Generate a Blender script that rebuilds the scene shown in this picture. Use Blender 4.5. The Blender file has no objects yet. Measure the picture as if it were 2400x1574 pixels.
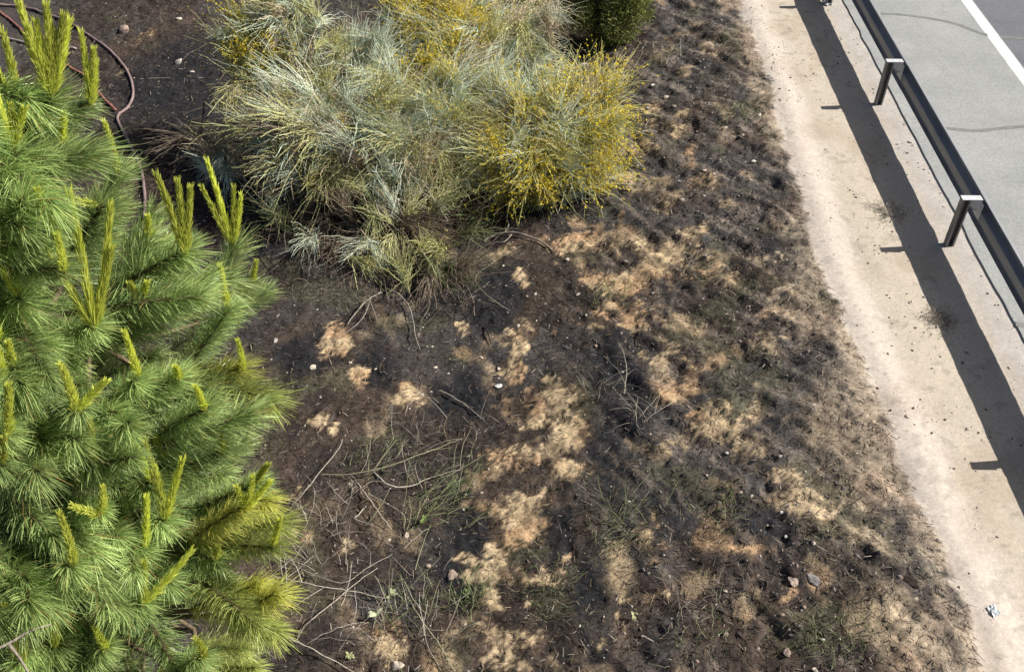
import bpy, math, random
import numpy as np
from mathutils import Vector, Matrix

random.seed(11)
rng = np.random.default_rng(11)
scene = bpy.context.scene
COL = scene.collection

# ------------------------------------------------------------------ camera
PITCH, YAW, CAM_H, FPX = 43.09, 1.02, 8.68, 2288.0          # degrees down, degrees left of the road, metres, pixels at 2400 wide
cam_data = bpy.data.cameras.new('camera')
cam_data.sensor_width = 36.0
cam_data.lens = FPX / 2400.0 * 36.0
cam_data.clip_start = 0.05
cam_data.clip_end = 4000.0
cam = bpy.data.objects.new('camera', cam_data)
COL.objects.link(cam)
cam.location = (0.0, 0.0, CAM_H)
cam.rotation_euler = (math.radians(90 - PITCH), 0.0, math.radians(YAW))
scene.camera = cam

# ------------------------------------------------------------------ sky, sun, exposure
SUN_EL, SUN_DIR = 41.6, Vector((1.0, 0.12, 0.0)).normalized()   # towards the sun, on the ground
world = bpy.data.worlds.new('World')
scene.world = world
world.use_nodes = True
wn = world.node_tree
sky = wn.nodes.new('ShaderNodeTexSky')
sky.sky_type = 'NISHITA'
sky.sun_disc = False
sky.sun_elevation = math.radians(SUN_EL)
sky.sun_rotation = math.atan2(SUN_DIR.x, SUN_DIR.y)
sky.air_density = 0.9
sky.dust_density = 2.5
sky.ozone_density = 0.6
bg = wn.nodes['Background']
bg.inputs['Strength'].default_value = 0.052
wn.links.new(sky.outputs['Color'], bg.inputs['Color'])
sun_data = bpy.data.lights.new('sun', 'SUN')
sun_data.energy = 5.0
sun_data.angle = math.radians(0.5)
sun_data.color = (1.0, 0.955, 0.88)
sun = bpy.data.objects.new('sun', sun_data)
COL.objects.link(sun)
sun_vec = Vector((SUN_DIR.x * math.cos(math.radians(SUN_EL)), SUN_DIR.y * math.cos(math.radians(SUN_EL)), math.sin(math.radians(SUN_EL))))
sun.rotation_euler = sun_vec.to_track_quat('Z', 'Y').to_euler()
scene.view_settings.view_transform = 'Standard'
scene.view_settings.look = 'None'
scene.view_settings.gamma = 1.0
scene.view_settings.exposure = 0.45
scene.view_settings.use_curve_mapping = False

# ------------------------------------------------------------------ helpers
def smooth(e0, e1, x):
    t = np.clip((x - e0) / (e1 - e0), 0.0, 1.0)
    return t * t * (3 - 2 * t)

def vnoise(x, y, seed=0):
    x = np.asarray(x, float); y = np.asarray(y, float)
    xi = np.floor(x).astype(np.int64); yi = np.floor(y).astype(np.int64)
    fx = x - xi; fy = y - yi
    fx = fx * fx * (3 - 2 * fx); fy = fy * fy * (3 - 2 * fy)
    def h(a, b):
        n = (a * 374761393 + b * 668265263 + seed * 974634777) & 0xffffffff
        n = ((n ^ (n >> 13)) * 1274126177) & 0xffffffff
        return (n ^ (n >> 16)) / 4294967296.0
    a = h(xi, yi); b = h(xi + 1, yi); c = h(xi, yi + 1); d = h(xi + 1, yi + 1)
    return (a + (b - a) * fx) * (1 - fy) + (c + (d - c) * fx) * fy

def fbm(x, y, seed=0, octaves=4):
    s = 0.0; a = 0.5; t = 0.0
    for o in range(octaves):
        s = s + a * vnoise(x, y, seed + o * 17); t += a
        x = x * 2.03 + 5.1; y = y * 2.03 + 1.7; a *= 0.5
    return s / t

CR = cam.rotation_euler.to_matrix()
CAMP = np.array([0.0, 0.0, CAM_H])
def ray(px, py):
    d = CR @ Vector(((px - 1200.0) / FPX, -(py - 787.0) / FPX, -1.0))
    return np.array(d)

def base_z(x, y):
    """the embankment: level with the road at the verge, falling away to the left"""
    x = np.asarray(x, float); y = np.asarray(y, float)
    return -1.05 * (1 - smooth(-1.0, 5.2, x + 0.35 * (fbm(x * 0 + 3.1, y * 0.35, 5, 2) - 0.5)))

def at_base(px, py, up=0.0):
    d = ray(px, py); z = 0.0
    for _ in range(12):
        t = (CAM_H - z) / -d[2]
        p = CAMP + d * t
        z = float(base_z(p[0], p[1])) + up
    return p

# borders of the verge, read along the road: px points -> X as a function of Y
EDGE_PX = [(1700, -60), (1728, 0), (1785, 151), (1818, 255), (1840, 353), (1886, 487), (1903, 575), (1936, 660), (1963, 720), (2003, 828), (2047, 912),
           (2098, 1040), (2130, 1120), (2172, 1234), (2256, 1402), (2300, 1574), (2340, 1750)]
edge_w = np.array([at_base(*p)[:2] for p in EDGE_PX]); edge_w = edge_w[np.argsort(edge_w[:, 1])]
def edge_x(y):
    return np.interp(y, edge_w[:, 1], edge_w[:, 0])
SEAM_PX = [(1980, 10), (2011, 63), (2051, 147), (2089, 220), (2137, 305), (2188, 405), (2234, 488), (2266, 549), (2308, 632)]
seam_w = np.array([at_base(*p)[:2] for p in SEAM_PX]); SEAM_X = float(seam_w[:, 0].mean())

def px_blob(px, py, rx, ry):
    c = at_base(px, py)
    depth = float(np.dot(c - CAMP, ray(1200, 787)))
    sx = rx * depth / FPX
    q = at_base(px, py + ry); q0 = at_base(px, py - ry)
    return c[0], c[1], sx, 0.5 * abs(q0[1] - q[1])

LIGHT_PX = [  # pale patches in the ground colour: centre, radii, strength
    (790, 800, 45, 48, .9), (850, 892, 26, 38, .9), (962, 925, 58, 34, 1), (738, 985, 36, 20, 1), (798, 1000, 28, 20, .9), (1215, 660, 26, 34, .9),
    (1195, 585, 62, 20, .6), (1370, 575, 95, 32, .8), (1440, 665, 78, 42, 1), (1520, 640, 70, 40, .8), (1575, 590, 60, 45, .8), (1490, 740, 60, 55, .8),
    (1215, 790, 42, 46, .8), (1195, 860, 30, 62, .7), (1290, 950, 80, 55, .9), (1345, 1000, 66, 60, .95), (1185, 1070, 60, 40, .7), (1325, 1105, 52, 40, .8),
    (1225, 1205, 62, 62, 1), (1150, 1190, 60, 40, .8), (1145, 1290, 40, 80, .85), (1165, 1380, 34, 65, .9), (1285, 1338, 52, 24, .8), (1165, 1520, 44, 85, .95),
    (1235, 1490, 55, 60, .7), (922, 1500, 48, 62, .8), (792, 1290, 25, 24, .7), (1600, 910, 62, 36, .85), (1680, 995, 72, 45, .7), (1760, 1050, 66, 45, .6),
    (1885, 1170, 92, 66, .85), (1850, 1100, 60, 36, .7), (1752, 1290, 46, 22, .8), (1868, 1365, 26, 36, .6), (1800, 810, 42, 30, .6), (1455, 1330, 26, 34, .6),
    (1530, 1290, 28, 40, .6), (1400, 1500, 26, 30, .6), (1480, 1470, 22, 34, .5), (705, 1255, 28, 26, .7), (690, 1150, 24, 22, .5), (1500, 350, 50, 24, .6),
    (1460, 425, 40, 22, .6), (1570, 470, 60, 40, .5), (1640, 620, 70, 50, .45), (1560, 830, 46, 24, .6), (1700, 330, 40, 40, .3), (1640, 430, 60, 40, .45),
    (330, 90, 40, 26, .35), (300, 170, 30, 20, .35), (1260, 130, 40, 24, .5), (2080, 1450, 120, 90, .55), (1830, 640, 60, 40, .5), (2150, 1530, 80, 60, .6),
    (1500, 560, 60, 30, .6), (1620, 560, 40, 34, .7), (1250, 1040, 50, 26, .5), (1420, 730, 40, 40, .5), (1560, 1020, 34, 20, .4)]
DARK_PX = [(1170, 690, 70, 95), (1450, 860, 75, 115), (730, 830, 95, 55), (880, 860, 50, 50), (640, 560, 90, 40), (1390, 1420, 44, 170), (1420, 1080, 50, 110), (1300, 1250, 40, 50), (1080, 930, 90, 50), (1090, 1300, 50, 120), (1800, 1230, 70, 44),
           (1850, 590, 64, 60), (450, 180, 170, 120), (1490, 960, 60, 60), (1560, 1180, 60, 60), (560, 280, 60, 90), (1100, 540, 120, 46), (1270, 480, 90, 40)]  # dark patches in the ground colour: centre and radii
_r = random.Random(5)
for line in ([(1215, 760), (1200, 880), (1300, 960), (1200, 1080), (1170, 1200), (1150, 1300), (1170, 1400), (1170, 1590)], [(1370, 560), (1450, 680), (1500, 760), (1600, 910), (1720, 1010), (1880, 1150)],
             [(1560, 250), (1620, 420), (1700, 560), (1780, 700), (1850, 820)], [(1420, 1180), (1480, 1330), (1560, 1480)]):
    for a, b in zip(line[:-1], line[1:]):
        for _ in range(5):
            u = _r.random()
            LIGHT_PX.append((a[0] + (b[0] - a[0]) * u + _r.gauss(0, 55), a[1] + (b[1] - a[1]) * u + _r.gauss(0, 20), _r.uniform(12, 30), _r.uniform(10, 24), _r.uniform(0.6, 0.95)))
LIGHT = [px_blob(p[0], p[1], p[2] * 0.88, p[3] * 0.88) + (p[4],) for p in LIGHT_PX]
DARK = [px_blob(*p) for p in DARK_PX]

def masks(x, y, full=False):
    """pale patches, deep dark patches, verge sand for world points"""
    x = np.asarray(x, float); y = np.asarray(y, float)
    wx = x + 0.42 * (fbm(x * 2.1, y * 2.1, 31) - 0.5) + 0.2 * (fbm(x * 8, y * 8, 33, 3) - 0.5)
    wy = y + 0.42 * (fbm(x * 2.1, y * 2.1, 32) - 0.5) + 0.2 * (fbm(x * 8, y * 8, 34, 3) - 0.5)
    light = np.zeros_like(x)
    for cx, cy, rx, ry, w in LIGHT:
        d = np.sqrt(((wx - cx) / rx) ** 2 + ((wy - cy) / ry) ** 2)
        light = np.maximum(light, w * (1 - smooth(0.25, 1.45, d)))
    soft = light + 0.25 * (fbm(x * 2.6, y * 2.6, 39, 4) - 0.5)
    rag = 0.72 * (fbm((x * 0.53 - y * 0.85) * 3.4, (x * 0.85 + y * 0.53) * 9.0, 36, 4) - 0.5) + 0.75 * (vnoise(x * 27, y * 25, 37) - 0.5) + 0.55 * (fbm(x * 2.3, y * 2.3, 38, 2) - 0.5)
    light = smooth(0.34, 0.90, light + 1.35 * rag * np.clip(light * 2.2, 0, 1))
    deep = np.zeros_like(x)
    for cx, cy, rx, ry in DARK:
        d = np.sqrt(((wx - cx) / rx) ** 2 + ((wy - cy) / ry) ** 2)
        deep = np.maximum(deep, 1 - smooth(0.6, 1.3, d))
    e = edge_x(y)
    n1 = fbm(x * 1.1, y * 1.1, 7)
    # a dusty, half burnt belt along the verge
    belt_w = 0.20 + 0.42 * smooth(13.0, 6.0, y)
    belt = smooth(-2.2 * belt_w, -0.15, x - e + 0.9 * (fbm(x * 1.7, y * 1.7, 8) - 0.5)) * 0.75
    n2 = fbm(x * 3.1 + y * 1.2, y * 2.0 - x, 9, 5)
    spot = smooth(0.60, 0.74, n2) * 0.55 * smooth(-4.0, 1.0, x)
    light = np.maximum(light, np.maximum(belt * smooth(0.34, 0.58, n2 + 0.15 * belt), spot * (1 - deep)))
    sand = smooth(-0.05, 0.07, x - e + 0.22 * (fbm(x * 3.0, y * 3.0, 10) - 0.5) + 0.10 * (fbm(x * 14, y * 14, 11) - 0.5))
    return (light, deep, sand, smooth(0.0, 0.75, soft)) if full else (light, deep, sand)

def ground_z(x, y):
    x = np.asarray(x, float); y = np.asarray(y, float)
    e = edge_x(y)
    slope = 1 - smooth(-0.25, 0.12, x - e)
    z = base_z(x, y)
    z = z + slope * (0.16 * (fbm(x * 0.9, y * 0.9, 41) - 0.5) + 0.09 * (fbm(x * 3.2, y * 3.2, 42, 3) - 0.5) + 0.07 * (fbm(x * 11, y * 11, 43, 3) - 0.5)
                 + 0.13 * smooth(0.0, 2.2, x) * (fbm((x * 0.53 - y * 0.85) * 0.8, (x * 0.85 + y * 0.53) * 5.0, 46, 3) - 0.5))
    # powdery ridge along the edge of the verge, then the flat strip
    z = z + (1 - slope) * (0.018 * (fbm(x * 3, y * 3, 44) - 0.5) + 0.006 * (fbm(x * 14, y * 14, 45, 2) - 0.5))
    z = z + 0.035 * np.exp(-((x - e - 0.18) / 0.24) ** 2) - 0.03 * (1 - slope)
    # the drainage floor lies a little below both the bank and the strip by the road
    z = z - 0.016 * smooth(0.25, 0.62, x - e + 0.12 * (fbm(x * 0.8, y * 0.8, 47, 3) - 0.5)) * smooth(SEAM_X - 0.45, SEAM_X - 0.62, x)
    # under the road the ground sinks so that the asphalt sheet lies on it
    z = np.where(x > SEAM_X - 0.5, z * (1 - smooth(SEAM_X - 0.5, SEAM_X - 0.02, x)) - 0.012 * smooth(SEAM_X - 0.5, SEAM_X - 0.02, x), z)
    z = np.where(x > SEAM_X + 0.12, -0.10, z)
    return z

def at(px, py, up=0.0):
    d = ray(px, py); z = 0.0
    for _ in range(14):
        t = (CAM_H - z) / -d[2]
        p = CAMP + d * t
        z = 0.5 * z + 0.5 * (float(ground_z(p[0], p[1])) + up)
    p[2] = float(ground_z(p[0], p[1])) + up
    return p

def new_mesh(name, V, faces, cols=None, mat=None, smooth_shade=False):
    """faces: list of (n,k) int arrays"""
    me = bpy.data.meshes.new(name)
    V = np.asarray(V, np.float32)
    fl = [np.asarray(f, np.int32) for f in faces if len(f)]
    loops = np.concatenate([f.ravel() for f in fl])
    tot = np.concatenate([np.full(len(f), f.shape[1], np.int32) for f in fl])
    start = np.concatenate([[0], np.cumsum(tot)[:-1]]).astype(np.int32)
    me.vertices.add(len(V)); me.vertices.foreach_set('co', V.ravel())
    me.loops.add(len(loops)); me.loops.foreach_set('vertex_index', loops)
    me.polygons.add(len(tot)); me.polygons.foreach_set('loop_start', start)
    me.polygons.foreach_set('loop_total', tot)
    me.polygons.foreach_set('use_smooth', np.full(len(tot), smooth_shade))
    me.update(calc_edges=True)
    if cols is not None:
        a = me.attributes.new('col', 'FLOAT_COLOR', 'POINT')
        c = np.ones((len(V), 4), np.float32); c[:, :3] = cols
        a.data.foreach_set('color', c.ravel())
    if mat is not None:
        me.materials.append(mat)
    me.validate()
    return me

def obj(name, me, parent=None, label=None, cat=None, group=None, kind=None, M=None):
    o = bpy.data.objects.new(name, me)
    COL.objects.link(o)
    if parent is not None:
        o.parent = parent
    if M is not None:
        o.matrix_local = M
    if label: o['label'] = label
    if cat: o['category'] = cat
    if group: o['group'] = group
    if kind: o['kind'] = kind
    return o

def empty(name, loc, label, cat, group=None):
    o = obj(name, None, None, label, cat, group)
    o.location = Vector(loc)
    return o

def unit(v):
    return v / (np.linalg.norm(v, axis=-1, keepdims=True) + 1e-9)

def tubes(paths, radii, sides=3):
    """paths (n,k,3), radii (n,k) -> verts, quads"""
    n, k, _ = paths.shape
    T = np.gradient(paths, axis=1); T = unit(T)
    ref = np.where(np.abs(T[..., 2:3]) > 0.9, np.array([1.0, 0, 0]), np.array([0, 0, 1.0]))
    A = unit(np.cross(T, ref)); B = np.cross(T, A)
    ang = np.arange(sides) * 2 * math.pi / sides
    V = paths[:, :, None, :] + radii[:, :, None, None] * (np.cos(ang)[None, None, :, None] * A[:, :, None, :] + np.sin(ang)[None, None, :, None] * B[:, :, None, :])
    idx = np.arange(n * k * sides).reshape(n, k, sides)
    a = idx[:, :-1, :]; b = np.roll(a, -1, axis=2); d = idx[:, 1:, :]; c = np.roll(d, -1, axis=2)
    F = np.stack([a, b, c, d], -1).reshape(-1, 4)
    return V.reshape(-1, 3), F

def ribbons(paths, widths, side=None):
    n, k, _ = paths.shape
    T = unit(np.gradient(paths, axis=1))
    if side is None:
        side = unit(rng.normal(size=(n, 3)))
    S = unit(np.cross(T, side[:, None, :]))
    L = paths - S * widths[:, :, None] * 0.5
    R = paths + S * widths[:, :, None] * 0.5
    V = np.stack([L, R], 2).reshape(-1, 3)
    idx = np.arange(n * k * 2).reshape(n, k, 2)
    F = np.stack([idx[:, :-1, 0], idx[:, :-1, 1], idx[:, 1:, 1], idx[:, 1:, 0]], -1).reshape(-1, 4)
    return V, F

def bez(p0, p1, p2, k):
    t = np.linspace(0, 1, k)[:, None]
    return (1 - t) ** 2 * p0 + 2 * t * (1 - t) * p1 + t * t * p2

class MB:
    """gathers pieces into one mesh"""
    def __init__(s): s.V = []; s.F = []; s.C = []; s.n = 0
    def add(s, V, F, col=(1, 1, 1)):
        V = np.asarray(V, float).reshape(-1, 3)
        c = np.asarray(col, float)
        if c.ndim == 1: c = np.tile(c, (len(V), 1))
        s.V.append(V); s.C.append(c)
        for f in (F if isinstance(F, list) else [F]):
            s.F.append(np.asarray(f) + s.n)
        s.n += len(V)
    def mesh(s, name, mat, smooth_shade=False):
        return new_mesh(name, np.concatenate(s.V), s.F, np.concatenate(s.C), mat, smooth_shade)

def catmull(P, per=6):
    P = np.asarray(P, float)
    Q = np.vstack([2 * P[0] - P[1], P, 2 * P[-1] - P[-2]])
    out = []
    for i in range(1, len(Q) - 2):
        for t in np.linspace(0, 1, per, endpoint=False):
            a, b, c, d = Q[i - 1], Q[i], Q[i + 1], Q[i + 2]
            out.append(0.5 * (2 * b + (c - a) * t + (2 * a - 5 * b + 4 * c - d) * t * t + (3 * b - a - 3 * c + d) * t ** 3))
    out.append(P[-1])
    return np.array(out)

def box(x0, x1, y0, y1, z0, z1):
    V = np.array([(x, y, z) for x in (x0, x1) for y in (y0, y1) for z in (z0, z1)], float)
    F = np.array([(0, 1, 3, 2), (4, 6, 7, 5), (0, 4, 5, 1), (2, 3, 7, 6), (0, 2, 6, 4), (1, 5, 7, 3)])
    return V, F

# ------------------------------------------------------------------ materials
def nodes_of(m):
    m.use_nodes = True
    nt = m.node_tree
    return nt, nt.nodes['Principled BSDF'], nt.nodes['Material Output']

def attr_mat(name, rough=0.6, trans=0.0, spec=0.3, vary=0.12, grain=None):
    m = bpy.data.materials.new(name)
    nt, p, out = nodes_of(m)
    N = nt.nodes.new; Lk = nt.links.new
    a = N('ShaderNodeAttribute'); a.attribute_name = 'col'
    oi = N('ShaderNodeObjectInfo')
    mr = N('ShaderNodeMapRange'); mr.inputs['To Min'].default_value = 1 - vary; mr.inputs['To Max'].default_value = 1 + vary
    Lk(oi.outputs['Random'], mr.inputs['Value'])
    mul = N('ShaderNodeVectorMath'); mul.operation = 'SCALE'
    Lk(a.outputs['Color'], mul.inputs[0]); Lk(mr.outputs['Result'], mul.inputs['Scale'])
    c = mul.outputs['Vector']
    if grain:
        tc = N('ShaderNodeTexCoord'); nz = N('ShaderNodeTexNoise'); nz.inputs['Scale'].default_value = grain; nz.inputs['Detail'].default_value = 4
        Lk(tc.outputs['Object'], nz.inputs['Vector'])
        m2 = N('ShaderNodeMapRange'); m2.inputs['From Min'].default_value = 0.3; m2.inputs['From Max'].default_value = 0.7
        m2.inputs['To Min'].default_value = 0.6; m2.inputs['To Max'].default_value = 1.35
        Lk(nz.outputs['Fac'], m2.inputs['Value'])
        mm = N('ShaderNodeVectorMath'); mm.operation = 'SCALE'
        Lk(c, mm.inputs[0]); Lk(m2.outputs['Result'], mm.inputs['Scale']); c = mm.outputs['Vector']
        bp = N('ShaderNodeBump'); bp.inputs['Strength'].default_value = 0.5; bp.inputs['Distance'].default_value = 0.01
        Lk(nz.outputs['Fac'], bp.inputs['Height']); Lk(bp.outputs['Normal'], p.inputs['Normal'])
    Lk(c, p.inputs['Base Color'])
    p.inputs['Roughness'].default_value = rough
    p.inputs['Specular IOR Level'].default_value = spec
    if trans > 0:
        tr = N('ShaderNodeBsdfTranslucent'); mx = N('ShaderNodeMixShader'); mx.inputs[0].default_value = trans
        Lk(c, tr.inputs['Color']); Lk(p.outputs['BSDF'], mx.inputs[1]); Lk(tr.outputs['BSDF'], mx.inputs[2])
        Lk(mx.outputs[0], out.inputs['Surface'])
    return m

def noise_mat(name, c1, c2, scale, rough=0.9, spec=0.2, fine=120.0, fine_amt=0.18, bump=0.3, stretch=(1, 1, 1), metal=0.0, stain=None):
    m = bpy.data.materials.new(name)
    nt, p, out = nodes_of(m)
    N = nt.nodes.new; Lk = nt.links.new
    tc = N('ShaderNodeTexCoord'); mp = N('ShaderNodeMapping'); mp.inputs['Scale'].default_value = stretch
    Lk(tc.outputs['Object'], mp.inputs['Vector'])
    n1 = N('ShaderNodeTexNoise'); n1.inputs['Scale'].default_value = scale; n1.inputs['Detail'].default_value = 6; n1.inputs['Roughness'].default_value = 0.6
    Lk(mp.outputs[0], n1.inputs['Vector'])
    cr = N('ShaderNodeValToRGB'); cr.color_ramp.elements[0].position = 0.35; cr.color_ramp.elements[1].position = 0.65
    cr.color_ramp.elements[0].color = (*c1, 1); cr.color_ramp.elements[1].color = (*c2, 1)
    Lk(n1.outputs['Fac'], cr.inputs['Fac'])
    n2 = N('ShaderNodeTexNoise'); n2.inputs['Scale'].default_value = fine; n2.inputs['Detail'].default_value = 3
    Lk(tc.outputs['Object'], n2.inputs['Vector'])
    mr = N('ShaderNodeMapRange'); mr.inputs['From Min'].default_value = 0.25; mr.inputs['From Max'].default_value = 0.75
    mr.inputs['To Min'].default_value = 1 - fine_amt; mr.inputs['To Max'].default_value = 1 + fine_amt
    Lk(n2.outputs['Fac'], mr.inputs['Value'])
    sc = N('ShaderNodeVectorMath'); sc.operation = 'SCALE'
    Lk(cr.outputs['Color'], sc.inputs[0]); Lk(mr.outputs['Result'], sc.inputs['Scale'])
    c = sc.outputs['Vector']
    if stain:
        n3 = N('ShaderNodeTexNoise'); n3.inputs['Scale'].default_value = stain[0]; n3.inputs['Detail'].default_value = 5
        Lk(tc.outputs['Object'], n3.inputs['Vector'])
        r3 = N('ShaderNodeMapRange'); r3.inputs['From Min'].default_value = stain[1]; r3.inputs['From Max'].default_value = stain[1] + 0.1
        r3.inputs['To Min'].default_value = 0.0; r3.inputs['To Max'].default_value = stain[2]
        Lk(n3.outputs['Fac'], r3.inputs['Value'])
        mx = N('ShaderNodeMix'); mx.data_type = 'RGBA'
        Lk(r3.outputs['Result'], mx.inputs['Factor']); Lk(c, mx.inputs[6]); mx.inputs[7].default_value = (*stain[3], 1)
        c = mx.outputs[2]
    Lk(c, p.inputs['Base Color'])
    bp = N('ShaderNodeBump'); bp.inputs['Strength'].default_value = bump; bp.inputs['Distance'].default_value = 0.006
    Lk(n2.outputs['Fac'], bp.inputs['Height']); Lk(bp.outputs['Normal'], p.inputs['Normal'])
    p.inputs['Roughness'].default_value = rough
    p.inputs['Specular IOR Level'].default_value = spec
    p.inputs['Metallic'].default_value = metal
    return m

def ground_mat():
    m = bpy.data.materials.new('burnt_soil_and_sand')
    nt, p, out = nodes_of(m)
    N = nt.nodes.new; Lk = nt.links.new
    a = N('ShaderNodeAttribute'); a.attribute_name = 'col'
    rg = N('ShaderNodeAttribute'); rg.attribute_name = 'rough_ground'
    tc = N('ShaderNodeTexCoord')
    n1 = N('ShaderNodeTexNoise'); n1.inputs['Scale'].default_value = 22; n1.inputs['Detail'].default_value = 8; n1.inputs['Roughness'].default_value = 0.72
    Lk(tc.outputs['Object'], n1.inputs['Vector'])
    n2 = N('ShaderNodeTexNoise'); n2.inputs['Scale'].default_value = 70; n2.inputs['Detail'].default_value = 6; n2.inputs['Roughness'].default_value = 0.7
    Lk(tc.outputs['Object'], n2.inputs['Vector'])
    r1 = N('ShaderNodeMapRange'); r1.inputs['From Min'].default_value = 0.34; r1.inputs['From Max'].default_value = 0.68
    r1.inputs['To Min'].default_value = 0.45; r1.inputs['To Max'].default_value = 1.7
    Lk(n1.outputs['Fac'], r1.inputs['Value'])
    r2 = N('ShaderNodeMapRange'); r2.inputs['From Min'].default_value = 0.32; r2.inputs['From Max'].default_value = 0.7
    r2.inputs['To Min'].default_value = 0.55; r2.inputs['To Max'].default_value = 1.5
    Lk(n2.outputs['Fac'], r2.inputs['Value'])
    mu = N('ShaderNodeMath'); mu.operation = 'MULTIPLY'
    Lk(r1.outputs['Result'], mu.inputs[0]); Lk(r2.outputs['Result'], mu.inputs[1])
    # sand keeps much less of the mottling than the burnt ground
    mx = N('ShaderNodeMapRange'); mx.inputs['To Min'].default_value = 1.0
    Lk(rg.outputs['Fac'], mx.inputs['Value']); Lk(mu.outputs[0], mx.inputs['To Max'])
    sc = N('ShaderNodeVectorMath'); sc.operation = 'SCALE'
    Lk(a.outputs['Color'], sc.inputs[0]); Lk(mx.outputs['Result'], sc.inputs['Scale'])
    Lk(sc.outputs['Vector'], p.inputs['Base Color'])
    bp = N('ShaderNodeBump'); bp.inputs['Distance'].default_value = 0.02
    bs = N('ShaderNodeMapRange'); bs.inputs['To Min'].default_value = 0.12; bs.inputs['To Max'].default_value = 0.75
    Lk(rg.outputs['Fac'], bs.inputs['Value']); Lk(bs.outputs['Result'], bp.inputs['Strength'])
    Lk(n2.outputs['Fac'], bp.inputs['Height']); Lk(bp.outputs['Normal'], p.inputs['Normal'])
    p.inputs['Roughness'].default_value = 0.95
    p.inputs['Specular IOR Level'].default_value = 0.1
    return m

M_GROUND = ground_mat()
M_NEEDLE = attr_mat('pine_needles', 0.38, 0.32, 0.5, 0.26)
M_BARK = attr_mat('bark', 0.9, 0, 0.1, 0.1, grain=40)
M_TWIG = attr_mat('broom_twigs', 0.6, 0.0, 0.3, 0.14)
M_FLOWER = attr_mat('broom_flowers', 0.6, 0.3, 0.2, 0.1)
M_LEAF = attr_mat('leaves', 0.5, 0.25, 0.3, 0.1)
M_STRAW = attr_mat('straw', 0.8, 0.15, 0.1, 0.05)
M_STONE = attr_mat('stone', 0.9, 0, 0.15, 0.15, grain=30)
M_ASPHALT_PALE = noise_mat('pale_shoulder_asphalt', (0.280, 0.287, 0.283), (0.338, 0.344, 0.336), 0.9, 0.9, 0.2, 34, 0.20, 0.35, stain=(2.2, 0.60, 0.30, (0.2, 0.2, 0.195)))
M_ASPHALT = noise_mat('lane_asphalt', (0.135, 0.142, 0.158), (0.165, 0.17, 0.185), 1.1, 0.85, 0.25, 34, 0.24, 0.4)
M_PAINT = noise_mat('white_road_paint', (0.62, 0.62, 0.6), (0.74, 0.74, 0.72), 3.0, 0.7, 0.3, 60, 0.12, 0.2, stain=(14, 0.6, 0.5, (0.4, 0.4, 0.39)))
M_TAR = noise_mat('tar_seal', (0.17, 0.172, 0.165), (0.225, 0.226, 0.215), 6.0, 0.8, 0.25, 90, 0.15, 0.2)
M_GALV = noise_mat('galvanised_steel', (0.20, 0.205, 0.225), (0.29, 0.295, 0.315), 5.0, 0.5, 0.5, 60, 0.08, 0.05, stretch=(1, 0.2, 1), metal=0.35)
M_ZINC = noise_mat('bright_zinc', (0.56, 0.57, 0.58), (0.68, 0.69, 0.70), 9.0, 0.55, 0.4, 50, 0.1, 0.05, metal=0.15)
M_POST = noise_mat('weathered_galvanised_post', (0.20, 0.19, 0.185), (0.30, 0.29, 0.28), 7.0, 0.55, 0.4, 60, 0.1, 0.08, stretch=(1, 1, 0.25), metal=0.2, stain=(9, 0.58, 0.4, (0.16, 0.12, 0.1)))

# ------------------------------------------------------------------ ground
def axis_coords(lo, hi, step, far_lo, far_hi):
    c = list(np.arange(lo, hi, step))
    s, v = step, lo
    left = []
    while v > far_lo:
        s *= 1.35; v -= s; left.append(v)
    s, v = step, c[-1]
    right = []
    while v < far_hi:
        s *= 1.35; v += s; right.append(v)
    return np.array(left[::-1] + c + right)

gx = axis_coords(-11.0, 6.9, 0.035, -1500, 1500)
gy = axis_coords(3.9, 22.6, 0.037, -600, 2500)
GX, GY = np.meshgrid(gx, gy)
light, deep, sand, soft = masks(GX, GY, True)
GZ = ground_z(GX, GY)
GZ = GZ + (1 - sand) * 0.02 * (vnoise(GX * 17, GY * 17, 61) - 0.4) + light * (1 - sand) * 0.012
n_a = fbm(GX * 1.3, GY * 1.3, 51)[..., None]; n_b = fbm(GX * 5, GY * 5, 52)[..., None]; n_c = fbm(GX * 0.7, GY * 0.7, 53)[..., None]
burnt = np.array([0.056, 0.046, 0.041]) * (0.65 + 0.7 * n_b)
burnt = burnt * (1 - smooth(0.45, 0.62, n_a)) + np.array([0.086, 0.064, 0.052]) * (0.6 + 0.8 * n_b) * smooth(0.45, 0.62, n_a)
ash = smooth(0.5, 0.66, n_c)
burnt = burnt * (1 - 0.6 * ash) + np.array([0.075, 0.074, 0.075]) * (0.7 + 0.6 * n_b) * 0.6 * ash
burnt = burnt * (1 - 0.9 * deep[..., None]) + np.array([0.034, 0.035, 0.040]) * 0.9 * deep[..., None]  # dark patches take a bluish near-black tone
su = GX * 0.53 - GY * 0.85; sv = GX * 0.85 + GY * 0.53          # along and across the flattened stalks
streak = smooth(0.50, 0.72, fbm(su * 1.6, sv * 9.0, 56, 4))[..., None] * smooth(-0.5, 2.0, GX)[..., None]
burnt = burnt * (1 - 0.55 * streak) + np.array([0.26, 0.215, 0.175]) * (0.5 + 1.0 * n_b) * 0.55 * streak
half = soft[..., None] * (1 - 0.6 * deep[..., None])
burnt = burnt * (1 - 0.7 * half) + np.array([0.150, 0.104, 0.072]) * (0.4 + 1.2 * n_b) * 0.7 * half
moss = smooth(0.56, 0.70, fbm(GX * 1.5 + 40, GY * 1.5, 57, 4))[..., None] * (1 - deep[..., None])
burnt = burnt * (1 - 0.5 * moss) + np.array([0.105, 0.105, 0.062]) * (0.6 + 0.8 * n_b) * 0.5 * moss
burnt = burnt * ((0.78 + 0.32 * smooth(0.5, 3.0, GX)) * (1 - 0.25 * deep))[..., None]
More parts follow.
